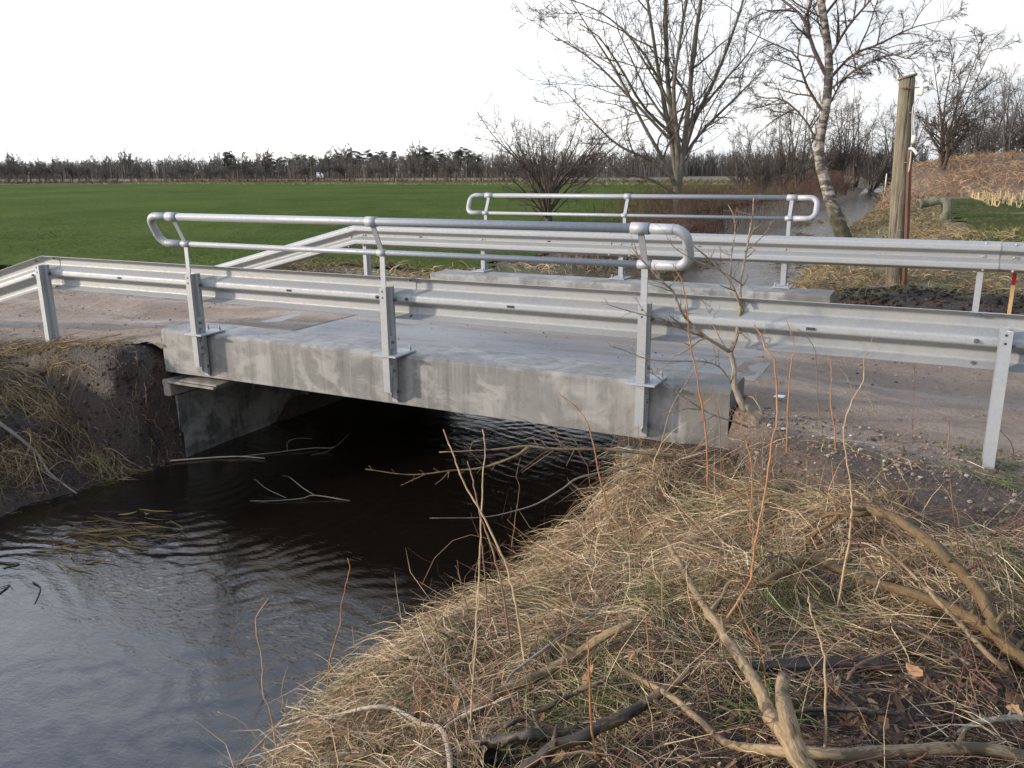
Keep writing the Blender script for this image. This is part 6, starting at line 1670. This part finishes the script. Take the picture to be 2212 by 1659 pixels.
# maize stubble rows
pts = []
for r0 in range(9):
    yy = np.arange(26, 44, .22); xx = 5.2 + r0*.75 - .012*(yy - 26)*r0 - .06*(yy - 34)
    k = rng.random(len(yy)) < .8; pts.append(np.stack([xx[k] + rng.normal(0, .03, k.sum()), yy[k]], 1))
p = np.concatenate(pts); p = p[(p[:, 1] > 31 + 3*fbm(p[:, 0], p[:, 1]*.1, 231, 2))]; n = len(p)
z0 = terrain(p[:, 0], p[:, 1]); hh = U(.12, .38, n); lean_ = rng.normal(0, .06, (n, 2))
P = np.stack([np.stack([p[:, 0], p[:, 1], z0 - .02], 1), np.stack([p[:, 0] + lean_[:, 0], p[:, 1] + lean_[:, 1], z0 + hh], 1)], 1)
V, q = batch_tubes(P, np.repeat(U(.012, .022, n)[:, None], 2, 1), 5)
stuff('maize_stubble', V, q, MAT['maize'], 'cut pale maize stalks in rows in the right-hand field', 'stubble')
# bramble thicket on the left stream bank
def thicket(name, n, reg, hmax, label, mat='bramble', w=(.006, .016), K=4, ch=3):
    x0, x1, y0, y1 = reg
    p = scatter(n, x0, x1, y0, y1, lambda x, y: (shores(y)[0] - x > .45)*np.clip(.6 + 1.2*fbm(x*.4, y*.25, 233, 2), .05, 1)); m_ = len(p)
    s = np.linspace(0, 1, K)[None]; az = rng.random(m_)*6.28; h = hmax*U(.35, 1, m_); sp = U(.2, .8, m_)
    z0 = np.maximum(terrain(p[:, 0], p[:, 1]), WATER_Z)
    X = p[:, :1] + (sp*np.cos(az))[:, None]*s**1.4; Y = p[:, 1:] + (sp*np.sin(az))[:, None]*s**1.4
    Z = z0[:, None] + h[:, None]*np.sin(s*U(1.2, 2.5, m_)[:, None])
    P = np.stack([X, Y, Z], -1) + .05*rng.normal(size=(m_, K, 3))*np.minimum(1, s*3)[..., None]
    Rr = U(*w, m_)[:, None]*np.linspace(1, .4, K)[None]*.7
    C1 = grow(P, Rr, ch, rng, t0=.3, ang=(50, 15), ln=(.4, .12), K=3 if K > 3 else 2, up=.05, wig=.15, rr=.6, rmin=.003 + w[0]*.25)
    V, q = join([batch_tubes(P, Rr, 3), batch_tubes(*C1, 3)])
    return stuff(name, V, q, MAT[mat], label, 'thicket', smooth=True)
thicket('bramble_thicket', 1900, (-8.5, -2.2, 22, 62), 1.25, 'red-brown bramble thicket along the left bank of the far stream')
thicket('bramble_thicket', 700, (-4.2, -2.3, 12, 24), .8, 'dark low brambles overhanging the stream left of the birch')
thicket('bramble_thicket', 1300, (-9, 3, 62, 80), 1.7, 'brown scrub filling the far bend of the stream', 'bramble', (.012, .03))
thicket('far_scrub', 6000, (-270, -42, 143, 172), 5.2, 'grey-brown far wood and scrub closing the horizon behind the windbreak', 'bark_far', (.06, .13), 3, 3)
thicket('far_scrub', 2600, (-60, 60, 165, 190), 5.0, 'low grey far wood seen between the large tree and the birch', 'bark_far', (.06, .13), 3, 3)
thicket('far_scrub', 1800, (-195, -46, 104, 110), 1.3, 'low brown scrub at the foot of the windbreak trees', 'bramble', (.02, .05), 3, 2)
